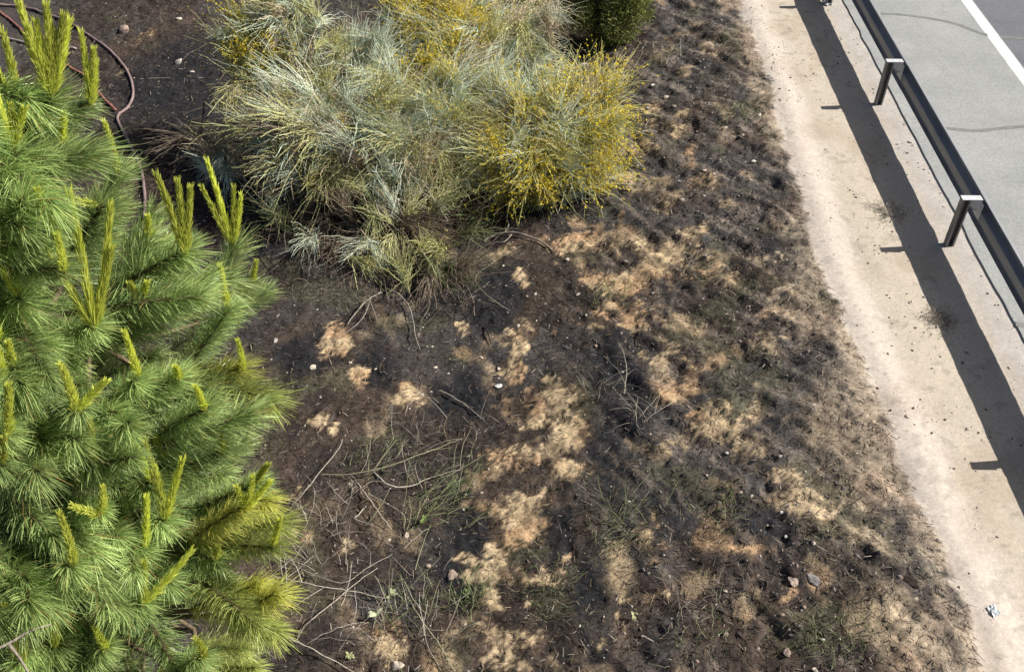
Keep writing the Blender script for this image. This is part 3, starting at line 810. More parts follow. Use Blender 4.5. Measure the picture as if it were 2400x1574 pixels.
def shrub(name, base_px, ell, spots, label, group, n_stems=8, bare=14):
    """spots: (px, py, style, inset, (dx, dy) image lean or None). ell: centre offset and radii of the crown"""
    b = at(*base_px)
    root = empty(name, b - np.array([0, 0, 0.03]), label, 'shrub', group)
    cen = b + np.array(ell[0]); rad = np.array(ell[1])
    P0 = b - np.array([0, 0, 0.03])
    right = np.array(CR @ Vector((1, 0, 0))); upv = np.array(CR @ Vector((0, 1, 0)))
    out = []
    for (px, py, st, ins, lean) in spots:
        d = ray(px, py); t = np.linspace(6, 26, 900); P = CAMP + d[None] * t[:, None]
        f = np.sqrt((((P - cen) / (rad * (1 - ins))) ** 2).sum(1))
        hit = np.where(f < 1)[0]
        p = P[hit[0]] if len(hit) else P[np.argmin(f)]
        gz = float(ground_z(p[0], p[1]))
        if p[2] < gz + 0.18:                      # low sprays rest just over the soil
            p = at(px, py, 0.22)
        v = p - (b + np.array([0, 0, 0.35])); v = v / np.linalg.norm(v)
        dv = v * 0.42 + np.array([0, 0, 0.25]) + rng.normal(0, 0.5, 3)
        if lean is not None:
            dv = right * lean[0] - upv * lean[1] + v * 0.35 + rng.normal(0, 0.12, 3)
        dv = dv / np.linalg.norm(dv)
        out.append((p, dv, st))
    P = np.array([o[0] for o in out])
    az = np.arctan2(P[:, 1] - b[1], P[:, 0] - b[0])
    sec = np.floor((az + math.pi) / (2 * math.pi) * n_stems).astype(int)
    for s in sorted(set(sec)):
        ids = np.where(sec == s)[0]
        mean = P[ids].mean(0)
        end = b + (mean - b) * 0.6 - np.array([0, 0, 0.12])
        mid = 0.5 * (b + end) + np.array([0, 0, 0.15]) + rng.normal(0, 0.06, 3)
        mb = MB()
        V, F = limb([P0 - P0 + rng.normal(0, 0.05, 3) * np.array([1, 1, 0]), mid - P0, end - P0], 0.028, 0.014, 6, 6)
        mb.add(V, F, (0.25, 0.20, 0.15))
        kids = []
        for i in ids:
            p, dv, st = out[i]
            rt = p - dv * 0.38
            gz = float(ground_z(rt[0], rt[1])); rt[2] = max(rt[2], gz + 0.06)
            V, F = limb([end - P0, 0.5 * (end + rt) - P0 + rng.normal(0, 0.07, 3) + np.array([0, 0, 0.05]), rt - P0], 0.010, 0.006, 5, 4)
            tone = (0.12, 0.09, 0.07) if st == 'scorched' else random.choice([(0.30, 0.25, 0.17), (0.42, 0.37, 0.28), (0.24, 0.2, 0.14)])
            mb.add(V, F, tone)
            kids.append((random.choice(SPR[st]), frame(rt - P0, dv, random.uniform(0.75, 1.35)), st))
        stem = obj('stem', mb.mesh('stem', M_BARK, True), root)
        for (me, fl), M, st in kids:
            o = obj('twig_spray', me, stem, M=M)
            if fl: obj('flower_cluster', fl, stem, M=M, kind='stuff')
    for q in range(bare):
        # pale leafless stems arching through the crown
        a = random.uniform(0, 6.3); rr = random.uniform(0.35, 0.95)
        e = cen + rad * np.array([math.cos(a) * rr, math.sin(a) * rr, math.sqrt(max(0.0, 1 - rr * rr)) * random.uniform(0.8, 1.08)])
        m0 = b + (e - b) * 0.45 + np.array([0, 0, 0.35]) + rng.normal(0, 0.12, 3)
        m1 = b + (e - b) * 0.8 + np.array([0, 0, 0.22]) + rng.normal(0, 0.12, 3)
        V, F = limb([rng.normal(0, 0.05, 3) * np.array([1, 1, 0]), m0 - P0, m1 - P0, e - P0], 0.015, 0.006, 6, 5)
        mb = MB(); mb.add(V, F, random.choice([(0.50, 0.44, 0.33), (0.42, 0.36, 0.25), (0.56, 0.52, 0.44), (0.2, 0.16, 0.12)]))
        kq = 7; tt = np.linspace(0, 1, 6)[None, :, None]
        st = (m1 - P0)[None] + ((e - m1)[None]) * rng.random((kq, 1))
        dd = unit(unit((e - m1)[None]) + rng.normal(0, 0.5, (kq, 3))); Lq = 0.25 + 0.3 * rng.random(kq)
        V, F = tubes(st[:, None] + Lq[:, None, None] * (dd[:, None] * tt + np.array([0, 0, -0.4]) * tt ** 2), np.full((kq, 6), 0.004), 3)
        mb.add(V, F, (0.48, 0.43, 0.33))
        obj('bare_stem', mb.mesh('bare_stem', M_BARK, True), root)
    return root

def scatter(region, n, styles, mind=20, ins=(0, 0.3), seed=1):
    """points in an image polygon, each with a style by weight"""
    r = random.Random(seed); out = []
    P = np.array(region, float); names = list(styles); ws = [styles[k] for k in names]
    lo = P.min(0); hi = P.max(0); m = len(P)
    tries = 0
    while len(out) < n and tries < 40000:
        tries += 1
        x = r.uniform(lo[0], hi[0]); y = r.uniform(lo[1], hi[1]); c = False
        for i in range(m):
            x1, y1 = P[i]; x2, y2 = P[(i + 1) % m]
            if (y1 > y) != (y2 > y) and x < (x2 - x1) * (y - y1) / (y2 - y1) + x1: c = not c
        if not c: continue
        if any((x - o[0]) ** 2 + (y - o[1]) ** 2 < mind ** 2 for o in out): continue
        out.append((x, y, r.choices(names, ws)[0], r.uniform(*ins), None))
    return out

GROUP_B = 'broom shrubs above the burnt slope'
s1 = scatter([(520, 70), (600, 20), (720, 0), (800, 90), (880, 130), (960, 190), (990, 330), (930, 420), (780, 430), (640, 380), (560, 260)], 120,
             {'grey': 4.5, 'olive': 4, 'tan': 0.8, 'yellow': 0.3}, 25, (0, 0.2), 1)
s1 += scatter([(560, 70), (630, 70), (640, 130), (570, 140)], 7, {'yellow': 1}, 16, (0, 0.1), 2)
s1 += scatter([(600, -20), (720, -20), (720, 60), (620, 60)], 12, {'grey': 1}, 16, (0, 0.2), 3)
s1 += scatter([(820, 80), (900, 60), (960, 250), (880, 280)], 16, {'grey': 1}, 16, (0, 0.1), 4)
s1 += scatter([(600, 260), (800, 250), (860, 400), (700, 440)], 18, {'olive': 3, 'tan': 1, 'scorched': 1}, 22, (0, 0.2), 5)
s1 += scatter([(880, 200), (1010, 150), (1090, 240), (1080, 400), (960, 450), (880, 380)], 34, {'grey': 3, 'olive': 3, 'tan': 1.5}, 22, (0, 0.2), 17)
shrub('broom_shrub', (800, 460), ((0.25, 0.75, 0.55), (2.4, 1.7, 1.25)), s1, 'large grey-green broom shrub beside the pine, left of the clump', GROUP_B, 9)
s2 = scatter([(890, -60), (1280, -80), (1300, 60), (1230, 160), (1090, 230), (960, 190), (900, 90)], 95, {'olive': 3, 'grey': 3.4, 'tan': 1}, 22, (0, 0.2), 6)
s2 += scatter([(960, 100), (1160, 110), (1320, 90), (1330, 210), (1180, 240), (1000, 220)], 30, {'grey': 2, 'tan': 3, 'olive': 2}, 22, (0, 0.2), 18)
s2 += scatter([(960, -10), (1130, -20), (1130, 110), (1020, 110), (960, 80)], 30, {'yellow': 1}, 18, (0, 0.12), 7)
shrub('broom_shrub', (1090, 235), ((0.0, 0.7, 0.6), (2.3, 1.6, 1.3)), s2, 'broom shrub with dusty yellow bloom at the top edge of the photo', GROUP_B, 8)
s3 = scatter([(990, 230), (1130, 190), (1300, 160), (1420, 180), (1435, 300), (1370, 430), (1250, 470), (1130, 420), (1000, 400)], 105, {'olive': 4, 'grey': 4.5, 'tan': 0.8, 'yellow': 1.3}, 23, (0, 0.2), 8)
s3 += scatter([(1140, 270), (1330, 250), (1345, 360), (1290, 450), (1190, 440), (1140, 380)], 24, {'yellow': 3, 'olive': 1}, 19, (0, 0.12), 9)
s3 += scatter([(1370, 230), (1445, 230), (1440, 320), (1380, 330)], 10, {'yellow': 1}, 19, (0, 0.12), 10)
s3 += scatter([(1320, 370), (1410, 370), (1390, 425), (1330, 440)], 8, {'yellow': 1}, 19, (0, 0.12), 12)
shrub('broom_shrub', (1270, 430), ((-0.2, 0.6, 0.45), (2.2, 1.4, 1.0)), s3, 'broom shrub with the brightest yellow flowers, nearest the road', GROUP_B, 9)
s6 = scatter([(950, 150), (1060, 130), (1160, 180), (1150, 400), (1040, 450), (950, 420)], 62, {'grey': 3.5, 'olive': 4, 'tan': 1, 'yellow': 1}, 20, (0, 0.2), 21)
shrub('broom_shrub', (1050, 420), ((0.0, 0.6, 0.6), (1.2, 1.3, 1.25)), s6, 'olive and silver broom shrub in the middle of the clump', GROUP_B, 8)
s4 = scatter([(620, 420), (800, 430), (1000, 420), (1060, 500), (1040, 600), (960, 660), (820, 600), (700, 580), (640, 520)], 34, {'olive': 3, 'grey': 1.6, 'green': 1.2, 'scorched': 3.2}, 32, (0, 0.3), 11)
s4 += scatter([(950, 480), (1110, 470), (1100, 640), (980, 680)], 14, {'green': 2, 'scorched': 1.5}, 26, (0, 0.3), 15)
shrub('broom_shrub', (890, 560), ((0.0, 0.35, 0.3), (1.25, 0.85, 0.6)), s4, 'low half-burnt broom shrub sprawling in front of the taller clump', GROUP_B, 9)
s5 = scatter([(440, 300), (560, 330), (580, 400), (470, 410)], 12, {'tan': 2, 'grey': 1.5, 'scorched': 1}, 22, (0, 0.3), 13)
shrub('broom_shrub', (520, 390), ((0.0, 0.15, 0.2), (0.5, 0.4, 0.35)), s5, 'small sparse dry broom shrub between the pine and the clump', GROUP_B, 6, 3)

# ------------------------------------------------------------------ dark evergreen shrub at the top
eb = at(1405, 104)
ever = empty('evergreen_shrub', eb - np.array([0, 0, 0.03]), 'dark green bushy evergreen at the top edge, right of the brooms', 'shrub')
mb = MB(); V, F = limb([(0, 0, 0), (0.05, 0.1, 0.7), (0, 0.15, 1.7)], 0.06, 0.02, 6, 7); mb.add(V, F, (0.12, 0.09, 0.07))
obj('stem', mb.mesh('stem', M_BARK, True), ever)
def clump_mesh(seed, n=520):
    r = np.random.default_rng(seed)
    d = unit(r.normal(size=(n, 3))); p = d * (r.random((n, 1)) ** 0.45) * np.array([0.3, 0.3, 0.24])
    q = unit(d * 0.7 + r.normal(0, 0.5, (n, 3)) + np.array([0, 0, 0.3])) * (0.05 + 0.05 * r.random((n, 1)))
    P = np.stack([p, p + q * 0.55, p + q], 1)
    V, F = ribbons(P, np.full((n, 3), 0.012) * np.array([0.7, 1, 0.25])[None], unit(r.normal(size=(n, 3))))
    m = r.random((n, 1)); c = np.array([0.08, 0.11, 0.03]) * (1 - m) + np.array([0.30, 0.32, 0.09]) * m
    mb = MB(); mb.add(V, F, np.repeat(c, 6, axis=0))
    return mb.mesh('foliage', M_LEAF)
CL = [clump_mesh(500 + i) for i in range(4)]
LOBES = [((0.0, 0.3, 1.1), 0.62), ((0.45, 0.1, 0.75), 0.42), ((-0.4, 0.25, 0.6), 0.4), ((0.15, -0.15, 0.4), 0.36), ((0.3, 0.5, 1.5), 0.45), ((-0.2, 0.4, 1.6), 0.4), ((0.62, 0.35, 1.15), 0.3)]
for i in range(95):
    (lx, ly, lz), lr = random.choice(LOBES)
    p = np.array([lx, ly, lz]) + unit(rng.normal(size=3)) * lr * rng.random() ** 0.4
    if p[2] < 0.12: p[2] = 0.12 + 0.2 * rng.random()
    obj('foliage', random.choice(CL), ever, M=Matrix.Translation(Vector(p)) @ Matrix.Rotation(random.uniform(0, 6.3), 4, 'Z') @ Matrix.Scale(random.uniform(0.8, 1.25), 4))

# ------------------------------------------------------------------ fire hoses
M_HOSE = noise_mat('dusty_hose_rubber', (0.20, 0.135, 0.13), (0.30, 0.22, 0.21), 6.0, 0.6, 0.35, 80, 0.2, 0.2)
M_HOSE_RED = noise_mat('red_hose_rubber', (0.24, 0.085, 0.07), (0.33, 0.14, 0.12), 6.0, 0.55, 0.35, 80, 0.15, 0.2)
M_HOSE_GREY = noise_mat('grey_hose_rubber', (0.30, 0.25, 0.24), (0.38, 0.32, 0.31), 6.0, 0.6, 0.35, 80, 0.15, 0.2)
def hose(pts, r, mat, label):
    W = np.array([at(x, y) for x, y in pts]); P = catmull(W, 9)
    z = np.array([float(ground_z(p[0], p[1])) for p in P])
    zs = np.convolve(np.pad(z, 4, mode='edge'), np.ones(9) / 9, 'valid')
    P[:, 2] = np.maximum(z, zs) + r * 0.9 + 0.012
    o0 = P[0].copy()
    V, F = tubes((P - o0)[None], np.full((1, len(P)), r), 10)
    n = len(P); cap = [np.array([list(range(9, -1, -1))]), np.array([list(range((n - 1) * 10, n * 10))])]
    me = new_mesh('fire_hose', V, [F] + cap, None, mat, True)
    o = obj('fire_hose', me, None, label, 'hose', 'fire hoses on the burnt ground'); o.location = o0
hose([(-60, 8), (0, 13), (39, 18), (101, 34), (160, 57), (207, 84), (252, 116), (289, 155), (308, 190), (313, 224), (303, 252), (283, 268), (277, 285), (296, 323), (316, 363), (330, 397), (338, 437), (341, 488), (338, 560)],
     0.026, M_HOSE, 'long brown fire hose looping out from behind the pine')
hose([(-60, -15), (0, 31), (25, 50), (50, 72), (74, 99), (120, 135), (165, 160), (202, 185), (249, 240), (272, 262)], 0.026, M_HOSE_RED, 'red fire hose running behind the lime pine shoots')
hose([(-60, 80), (0, 88), (23, 94), (67, 107), (120, 116), (180, 118)], 0.024, M_HOSE_GREY, 'pale grey fire hose crossing under the pine shoots')
hose([(-50, 240), (0, 245), (45, 247), (110, 258), (170, 275)], 0.022, M_HOSE_RED, 'short stretch of red fire hose low at the left edge')

# ------------------------------------------------------------------ loose cover on the slope
def sample(n, x0=-10.9, x1=6.4, y0=4.0, y1=22.4):
    X = rng.uniform(x0, x1, n); Y = rng.uniform(y0, y1, n)
    # keep what the camera could see, with a margin for a step to the side
    keep = np.abs(X) < 0.60 * (Y * 0.723 + 6.3) + 1.2
    return X[keep], Y[keep]

# dry grass standing on the pale patches
X, Y = sample(420000)
li, de, sa = masks(X, Y)
edge_d = X - edge_x(Y)
p = np.clip(li * 0.8 + 0.03 + 0.12 * smooth(0.5, 0.7, fbm(X * 1.4, Y * 1.4, 83)), 0, 1) * (sa < 0.5) + 0.02 * (sa > 0.5) * (edge_d < 0.25)
k = rng.random(len(X)) < p
X, Y, li, edge_d = X[k], Y[k], li[k], edge_d[k]; n = len(X)
Z = ground_z(X, Y)
lean = unit(np.stack([rng.normal(0.35, 0.8, n), rng.normal(-0.45, 0.8, n), np.abs(rng.normal(0.35, 0.35, n)) + 0.05], 1))
L = 0.04 + 0.11 * rng.random(n) ** 2
t = np.linspace(0, 1, 3)[None, :, None]
B = np.stack([X, Y, Z + 0.004], 1)
P = B[:, None] + L[:, None, None] * (lean[:, None] * t + np.array([0, 0, -0.25]) * t ** 2)
V, F = ribbons(P, np.full((n, 3), 0.0048) * np.array([1, 0.8, 0.25])[None])
c0 = np.array([0.62, 0.49, 0.30]); c1 = np.array([0.40, 0.29, 0.16]); c2 = np.array([0.46, 0.41, 0.34])
m = rng.random((n, 1)); c = c0 * m + c1 * (1 - m); c = c * (0.45 + 0.55 * np.clip(li * 1.6, 0, 1))[:, None]; g = smooth(-1.5, -0.2, edge_d)[:, None] * rng.random((n, 1)); c = c * (1 - g) + c2 * g
obj('dry_grass', new_mesh('dry_grass', V, [F], np.repeat(c, 6, axis=0), M_STRAW), label='short dry straw on the pale patches of the slope', kind='stuff')

# charred stubble, ash flakes and fallen stalks between them
X, Y = sample(150000)
li, de, sa = masks(X, Y)
rightness = smooth(-1.0, 3.0, X)
k = (rng.random(len(X)) < (1 - 0.3 * li) * (1 - 0.5 * de) * 0.85) & (sa < 0.4)
X, Y, li, de = X[k], Y[k], li[k], de[k]; n = len(X)
Z = ground_z(X, Y)
right_w = smooth(-1.0, 3.0, X)
ang = np.where(rng.random(n) < 0.65 * right_w, rng.normal(math.radians(-52), 0.22, n), rng.random(n) * 2 * math.pi)
tilt = np.abs(rng.normal(0.12, 0.3, n))
D = unit(np.stack([np.cos(ang), np.sin(ang), tilt], 1))
L = 0.03 + 0.11 * rng.random(n) ** 2.5 + 0.05 * right_w * rng.random(n)
P = np.stack([X, Y, Z + 0.006], 1)[:, None] + L[:, None, None] * D[:, None] * t
V, F = ribbons(P, (0.004 + 0.005 * rng.random(n))[:, None] * np.array([0.8, 1, 0.4])[None], unit(np.stack([rng.normal(0, .5, n), rng.normal(0, .5, n), np.ones(n)], 1)))
pal = np.array([(0.030, 0.026, 0.024), (0.050, 0.036, 0.028), (0.11, 0.078, 0.055), (0.20, 0.18, 0.165), (0.33, 0.27, 0.20), (0.46, 0.40, 0.33)])
wts = np.array([0.33, 0.27, 0.19, 0.10, 0.07, 0.04])
c = pal[rng.choice(6, n, p=wts)] * (0.8 + 0.4 * rng.random((n, 1)))
obj('charred_litter', new_mesh('charred_litter', V, [F], np.repeat(c, 6, axis=0), M_STRAW), label='charred stubble and fallen stalks covering the burnt slope', kind='stuff')

# small pebbles
ico = np.array([(0, 0, 1), (0.9, 0, 0.35), (0.28, 0.85, 0.35), (-0.72, 0.53, 0.35), (-0.72, -0.53, 0.35), (0.28, -0.85, 0.35), (0.72, 0.53, -0.35), (-0.28, 0.85, -0.35), (-0.9, 0, -0.35), (-0.28, -0.85, -0.35), (0.72, -0.53, -0.35)])
icoF = np.array([(0, 1, 2), (0, 2, 3), (0, 3, 4), (0, 4, 5), (0, 5, 1), (1, 6, 2), (2, 7, 3), (3, 8, 4), (4, 9, 5), (5, 10, 1), (6, 7, 2), (7, 8, 3), (8, 9, 4), (9, 10, 5), (10, 6, 1)])
def pebbles(name, X, Y, size, cols, label):
    n = len(X); Z = ground_z(X, Y)
    a = rng.random(n) * 6.3; sc = size[:, None] * (0.6 + 0.6 * rng.random((n, 3))); sc[:, 2] *= 0.7
    V = ico[None] * sc[:, None] * (0.6 + 0.75 * rng.random((n, 11, 1)))
    R = np.stack([np.stack([np.cos(a), -np.sin(a)], 1), np.stack([np.sin(a), np.cos(a)], 1)], 1)
    V[..., :2] = np.einsum('nij,nkj->nki', R, V[..., :2])
    V += np.stack([X, Y, Z + 0.08 * size], 1)[:, None]
    F = (icoF[None] + (np.arange(n) * 11)[:, None, None]).reshape(-1, 3)
    obj(name, new_mesh(name, V.reshape(-1, 3), [F], np.repeat(cols, 11, axis=0), M_STONE), label=label, kind='stuff')
X, Y = sample(14000, x1=5.6)
li, de, sa = masks(X, Y)
k = (sa < 0.5) & (rng.random(len(X)) < 0.55 + 0.4 * smooth(0, 3, X)); X, Y = X[k], Y[k]; n = len(X)
pc = np.array([(0.45, 0.38, 0.32), (0.36, 0.27, 0.22), (0.60, 0.56, 0.50), (0.2, 0.18, 0.17), (0.10, 0.09, 0.085)])[rng.choice(5, n, p=[.22, .2, .14, .22, .22])]
pebbles('gravel', X, Y, 0.006 + 0.018 * rng.random(n) ** 3, pc, 'small pale and dark pebbles strewn over the slope')
X, Y = sample(16000, x0=0.2, x1=5.6)
li, de, sa = masks(X, Y)
k = (sa < 0.6) & (rng.random(len(X)) < 0.30 * smooth(0.3, 2.6, X) * (0.25 + 1.3 * smooth(0.42, 0.62, fbm(X * 1.2, Y * 1.2, 84)))); X, Y = X[k], Y[k]; n = len(X)
pc = np.array([(0.42, 0.37, 0.33), (0.36, 0.29, 0.25), (0.52, 0.47, 0.41), (0.26, 0.235, 0.22), (0.13, 0.12, 0.115)])[rng.choice(5, n, p=[.26, .22, .16, .2, .16])]
pebbles('rubble', X, Y, 0.006 + 0.026 * rng.random(n) ** 3.5, pc * 0.85, 'grey and pinkish rubble crumbling over the slope beside the verge')
X = rng.uniform(3.0, SEAM_X - 0.02, 9000); Y = rng.uniform(2.5, 21, 9000)
ex = X - edge_x(Y); cl = fbm(X * 2.2, Y * 2.2, 81)
k = (ex > 0.02) & (rng.random(9000) < 0.5 * smooth(0.22, 0.02, SEAM_X - X) + 0.06 + 0.8 * smooth(0.55, 0.68, cl)); X, Y = X[k], Y[k]; n = len(X)
pc = np.array([(0.10, 0.085, 0.075), (0.20, 0.17, 0.14), (0.42, 0.37, 0.31), (0.55, 0.49, 0.42)])[rng.choice(4, n, p=[.3, .25, .25, .2])]
pebbles('verge_debris', X, Y, 0.005 + 0.019 * rng.random(n) ** 3, pc, 'dark crumbs and pebbles scattered on the sandy verge')

# ------------------------------------------------------------------ single stones
def stone_mesh(seed, name='stone', subdiv=2):
    import bmesh
    r = np.random.default_rng(seed)
    bm = bmesh.new(); bmesh.ops.create_icosphere(bm, subdivisions=subdiv, radius=1.0)
    V = np.array([v.co[:] for v in bm.verts]); F = np.array([[v.index for v in f.verts] for f in bm.faces]); bm.free()
    for _ in range(12):
        d = unit(r.normal(size=3)); h = 0.42 + 0.3 * r.random(); s = V @ d
        V = V - np.clip(s - h, 0, None)[:, None] * d * 0.85
    V = V * (1 + 0.04 * r.normal(size=(len(V), 1)))
    c = np.clip(1 + 0.12 * r.normal(size=(len(V), 1)), 0.6, 1.4)
    return V, F, c
STONES = [(930, 1560, 26, 'pale', 'white rounded stone at the bottom edge among green stalks'), (1215, 765, 8, 'pale', None), (960, 930, 8, 'pale', None),
          (735, 862, 14, 'pale', 'pale stone on the dark patch right of the pine tip'), (645, 800, 12, 'grey', 'light grey stone beside the pine branch, on dark ground'), (820, 850, 8, 'pale', None), (880, 865, 8, 'pale', None), (1020, 862, 8, 'pale', None),
          (1170, 865, 9, 'pale', None), (1168, 905, 14, 'white', 'flat white stone in the middle of the burnt slope'), (1128, 838, 9, 'pale', None), (1255, 690, 7, 'pale', None), (1355, 690, 7, 'pale', None),
          (1330, 610, 8, 'pale', None), (952, 1255, 12, 'pale', 'cream stone under the green wiry stalks'), (912, 1265, 8, 'pale', None), (1005, 1325, 12, 'pink', None), (1060, 1350, 22, 'pink', 'reddish brown stone left of the pale track'),
          (1560, 230, 10, 'pale', None), (1580, 250, 8, 'pale', None), (1530, 200, 9, 'pale', None), (1740, 318, 11, 'pale', None), (1765, 380, 10, 'white', None), (1650, 400, 9, 'pale', None),
          (1600, 470, 10, 'pale', None), (1650, 460, 8, 'pale', None), (1480, 345, 10, 'pale', 'cream stone just right of the yellow flowers'), (1380, 275, 9, 'pale', None), (1520, 255, 8, 'grey', None), (1700, 300, 8, 'pale', None),
          (1832, 1200, 9, 'white', 'white pebble on the dark ground left of the pale patch'), (1842, 1258, 7, 'white', None), (1700, 1385, 9, 'pale', None), (1930, 1500, 7, 'white', None), (1845, 1530, 20, 'pink', 'dusty pink stone low on the right slope'),
          (1912, 1570, 14, 'pale', None), (1655, 600, 8, 'white', None), (1780, 270, 8, 'pale', None), (290, 75, 26, 'pink', 'pinkish flat stone right of the hose loop'), (420, 45, 10, 'pale', None), (420, 145, 14, 'grey', None), (450, 170, 10, 'grey', None),
          (1315, 92, 14, 'white', 'white stone in the shade below the dark evergreen'), (1370, 155, 18, 'grey', 'grey stone between the evergreen and the broom'), (1390, 270, 9, 'pale', None), (2125, 975, 10, 'pale', None)]
SM = [stone_mesh(700 + i) for i in range(5)]
tone = {'pale': (0.52, 0.45, 0.37), 'white': (0.56, 0.54, 0.50), 'grey': (0.36, 0.33, 0.31), 'pink': (0.34, 0.26, 0.215)}
used_labels = set()
for i, (px, py, r_px, t_, lab) in enumerate(STONES):
    p = at(px, py); depth = float(np.dot(p - CAMP, ray(1200, 787)))
    r = max(r_px * 0.8, 6) * depth / FPX
    V, F, cc = SM[i % 5]
    sc = np.array([1.0, 0.75 + 0.3 * random.random(), 0.5 + 0.2 * random.random()]) * r
    me = new_mesh('stone', V * sc, [F], cc * np.array(tone[t_]), M_STONE)
    if lab is None:
        LM = [(1300, 330, 'the brightest yellow broom'), (960, 925, 'the cream patch'), (1168, 905, 'the flat white stone'), (1215, 560, 'the crooked grey branch'), (1445, 860, 'the dark patch'),
              (2056, 237, 'the first rail post'), (1885, 1170, 'the widest pale patch'), (1885, 1362, 'the pinkish rock'), (300, 180, 'the hose loop'), (520, 200, 'the large broom'), (1050, 1350, 'the reddish brown stone'), (1405, 80, 'the dark evergreen')]
        for lx, ly, ln in sorted(LM, key=lambda q: (q[0] - px) ** 2 + (q[1] - py) ** 2):
            dx, dy = px - lx, py - ly
            side = ('far ' if math.hypot(dx, dy) > 220 else '') + (('right of' if dx > 0 else 'left of') if abs(dx) > 1.6 * abs(dy) else (('below' if dy > 0 else 'above') if abs(dy) > 1.6 * abs(dx) else ('below and ' if dy > 0 else 'above and ') + ('right of' if dx > 0 else 'left of')))
            lab = 'small %s stone lying %s %s' % (t_, side, ln)
            if lab not in used_labels: break
        used_labels.add(lab)
    o = obj('stone', me, None, lab, 'stone', 'stones lying on the slope')
    o.location = (p[0], p[1], p[2] + sc[2] * 0.25); o.rotation_euler = (0, 0, random.uniform(0, 6.3))
p = at(1860, 1362); V, F, cc = stone_mesh(740); sc = np.array([0.085, 0.10, 0.035])
o = obj('rock', new_mesh('rock', V * sc, [F], cc * np.array((0.38, 0.30, 0.25)), M_STONE), None, 'pinkish rock with a grey charred slab leaning against it', 'rock'); o.location = (p[0], p[1], p[2] + 0.012)
p = at(1912, 1362); V, F, cc = stone_mesh(741); sc = np.array([0.14, 0.09, 0.025])
o = obj('rock', new_mesh('rock', V * sc, [F], cc * np.array((0.22, 0.20, 0.195)), M_STONE), None, 'dark grey flat slab beside the pinkish rock', 'rock'); o.location = (p[0], p[1], p[2] + 0.005); o.rotation_euler = (0.15, 0.12, -0.75)
p = at(2130, 1362); V, F, cc = stone_mesh(742); sc = np.array([0.13, 0.07, 0.05])
o = obj('charred_wood', new_mesh('charred_wood', V * sc, [F], cc * np.array((0.05, 0.038, 0.032)), M_STONE), None, 'small charred black lump of wood near the verge', 'wood'); o.location = (p[0], p[1], p[2] + 0.02); o.rotation_euler = (0, 0, -0.6)

# ------------------------------------------------------------------ loose branches and dry stalks
def stick(pts, r0, r1, col, label, name='dead_branch', cat='branch', lift=0.03, side=(), group='dead branches and stalks on the slope'):
    W = np.array([at(x, y, lift * (0.4 + 0.6 * math.sin(math.pi * min(1, (i + 0.6) / max(1, len(pts) - 0.2)))) ) for i, (x, y) in enumerate(pts)])
    W[0] = at(*pts[0], 0.006)
    o0 = W[0].copy()
    root = empty(name, o0, label, cat, group) if side else None
    P = catmull(W - o0, 5) + 0
    P[1:-1] += rng.normal(0, 0.004, (len(P) - 2, 3))
    V, F = tubes(P[None], np.linspace(r0, r1, len(P))[None], 5)
    mb = MB(); mb.add(V, F, col)
    if root is None:
        o = obj(name, mb.mesh(name, M_BARK, True), None, label, cat, group); o.location = o0
        return o
    obj('stem', mb.mesh('stem', M_BARK, True), root)
    for s in side:
        Ws = np.array([at(x, y, lift * 0.8) for x, y in s]) - o0
        V, F = tubes(catmull(Ws, 5)[None], np.linspace(r0 * 0.6, r1 * 0.6, (len(s) - 1) * 5 + 1)[None], 4)
        mb = MB(); mb.add(V, F, col); obj('twig', mb.mesh('twig', M_BARK, True), root)
    return root
GREYW = (0.27, 0.235, 0.20); DRY = (0.44, 0.39, 0.32); BLK = (0.03, 0.026, 0.024); GRN = (0.20, 0.24, 0.12)
stick([(1135, 565), (1165, 548), (1215, 546), (1268, 566), (1300, 590)], 0.022, 0.012, GREYW, 'crooked grey branch lying just below the broom clump', lift=0.07, side=[[(1182, 546), (1192, 525), (1180, 500)], [(1200, 548), (1182, 566), (1160, 567)]])
stick([(895, 685), (865, 700), (835, 730), (815, 760)], 0.018, 0.008, GREYW, 'bent bare stem curving left below the half-burnt broom', lift=0.1, side=[[(870, 695), (850, 745), (805, 785)], [(865, 700), (880, 740), (885, 755)]])
stick([(905, 675), (935, 690), (960, 720), (975, 790), (985, 820)], 0.014, 0.006, GREYW, 'thin bare stem arching down right below the half-burnt broom', lift=0.1, side=[[(1000, 685), (1007, 715), (985, 755)]])
stick([(680, 1190), (715, 1150), (750, 1105), (795, 1050), (803, 1028)], 0.007, 0.004, DRY, 'straight pale dry stalk leaning from the pine edge', lift=0.16)
stick([(640, 1350), (700, 1362), (760, 1375), (830, 1385), (905, 1402)], 0.009, 0.004, DRY, 'long pale stalk running right from the pine crown', lift=0.12, side=[[(760, 1375), (720, 1400), (690, 1420)]])
stick([(655, 1482), (700, 1505), (760, 1535), (840, 1580)], 0.011, 0.006, DRY, 'pale stick slanting to the bottom edge beside the pine', lift=0.1)
stick([(695, 1498), (720, 1460), (770, 1420), (830, 1370), (885, 1330)], 0.007, 0.004, DRY, 'thin dry stalk rising right above the slanting pale stick', lift=0.12)
stick([(720, 1508), (770, 1480), (820, 1462), (865, 1458)], 0.006, 0.003, DRY, 'fine dry stalk between the two slanting stalks', lift=0.1)
stick([(752, 1112), (840, 1108), (930, 1085), (1010, 1055), (1078, 1028)], 0.007, 0.003, (0.40, 0.38, 0.24), 'long thin straw stalk lying level across the burnt ground', lift=0.12, side=[[(880, 1095), (905, 1060), (930, 1030)], [(1000, 1057), (1030, 1052), (1060, 1048)]])
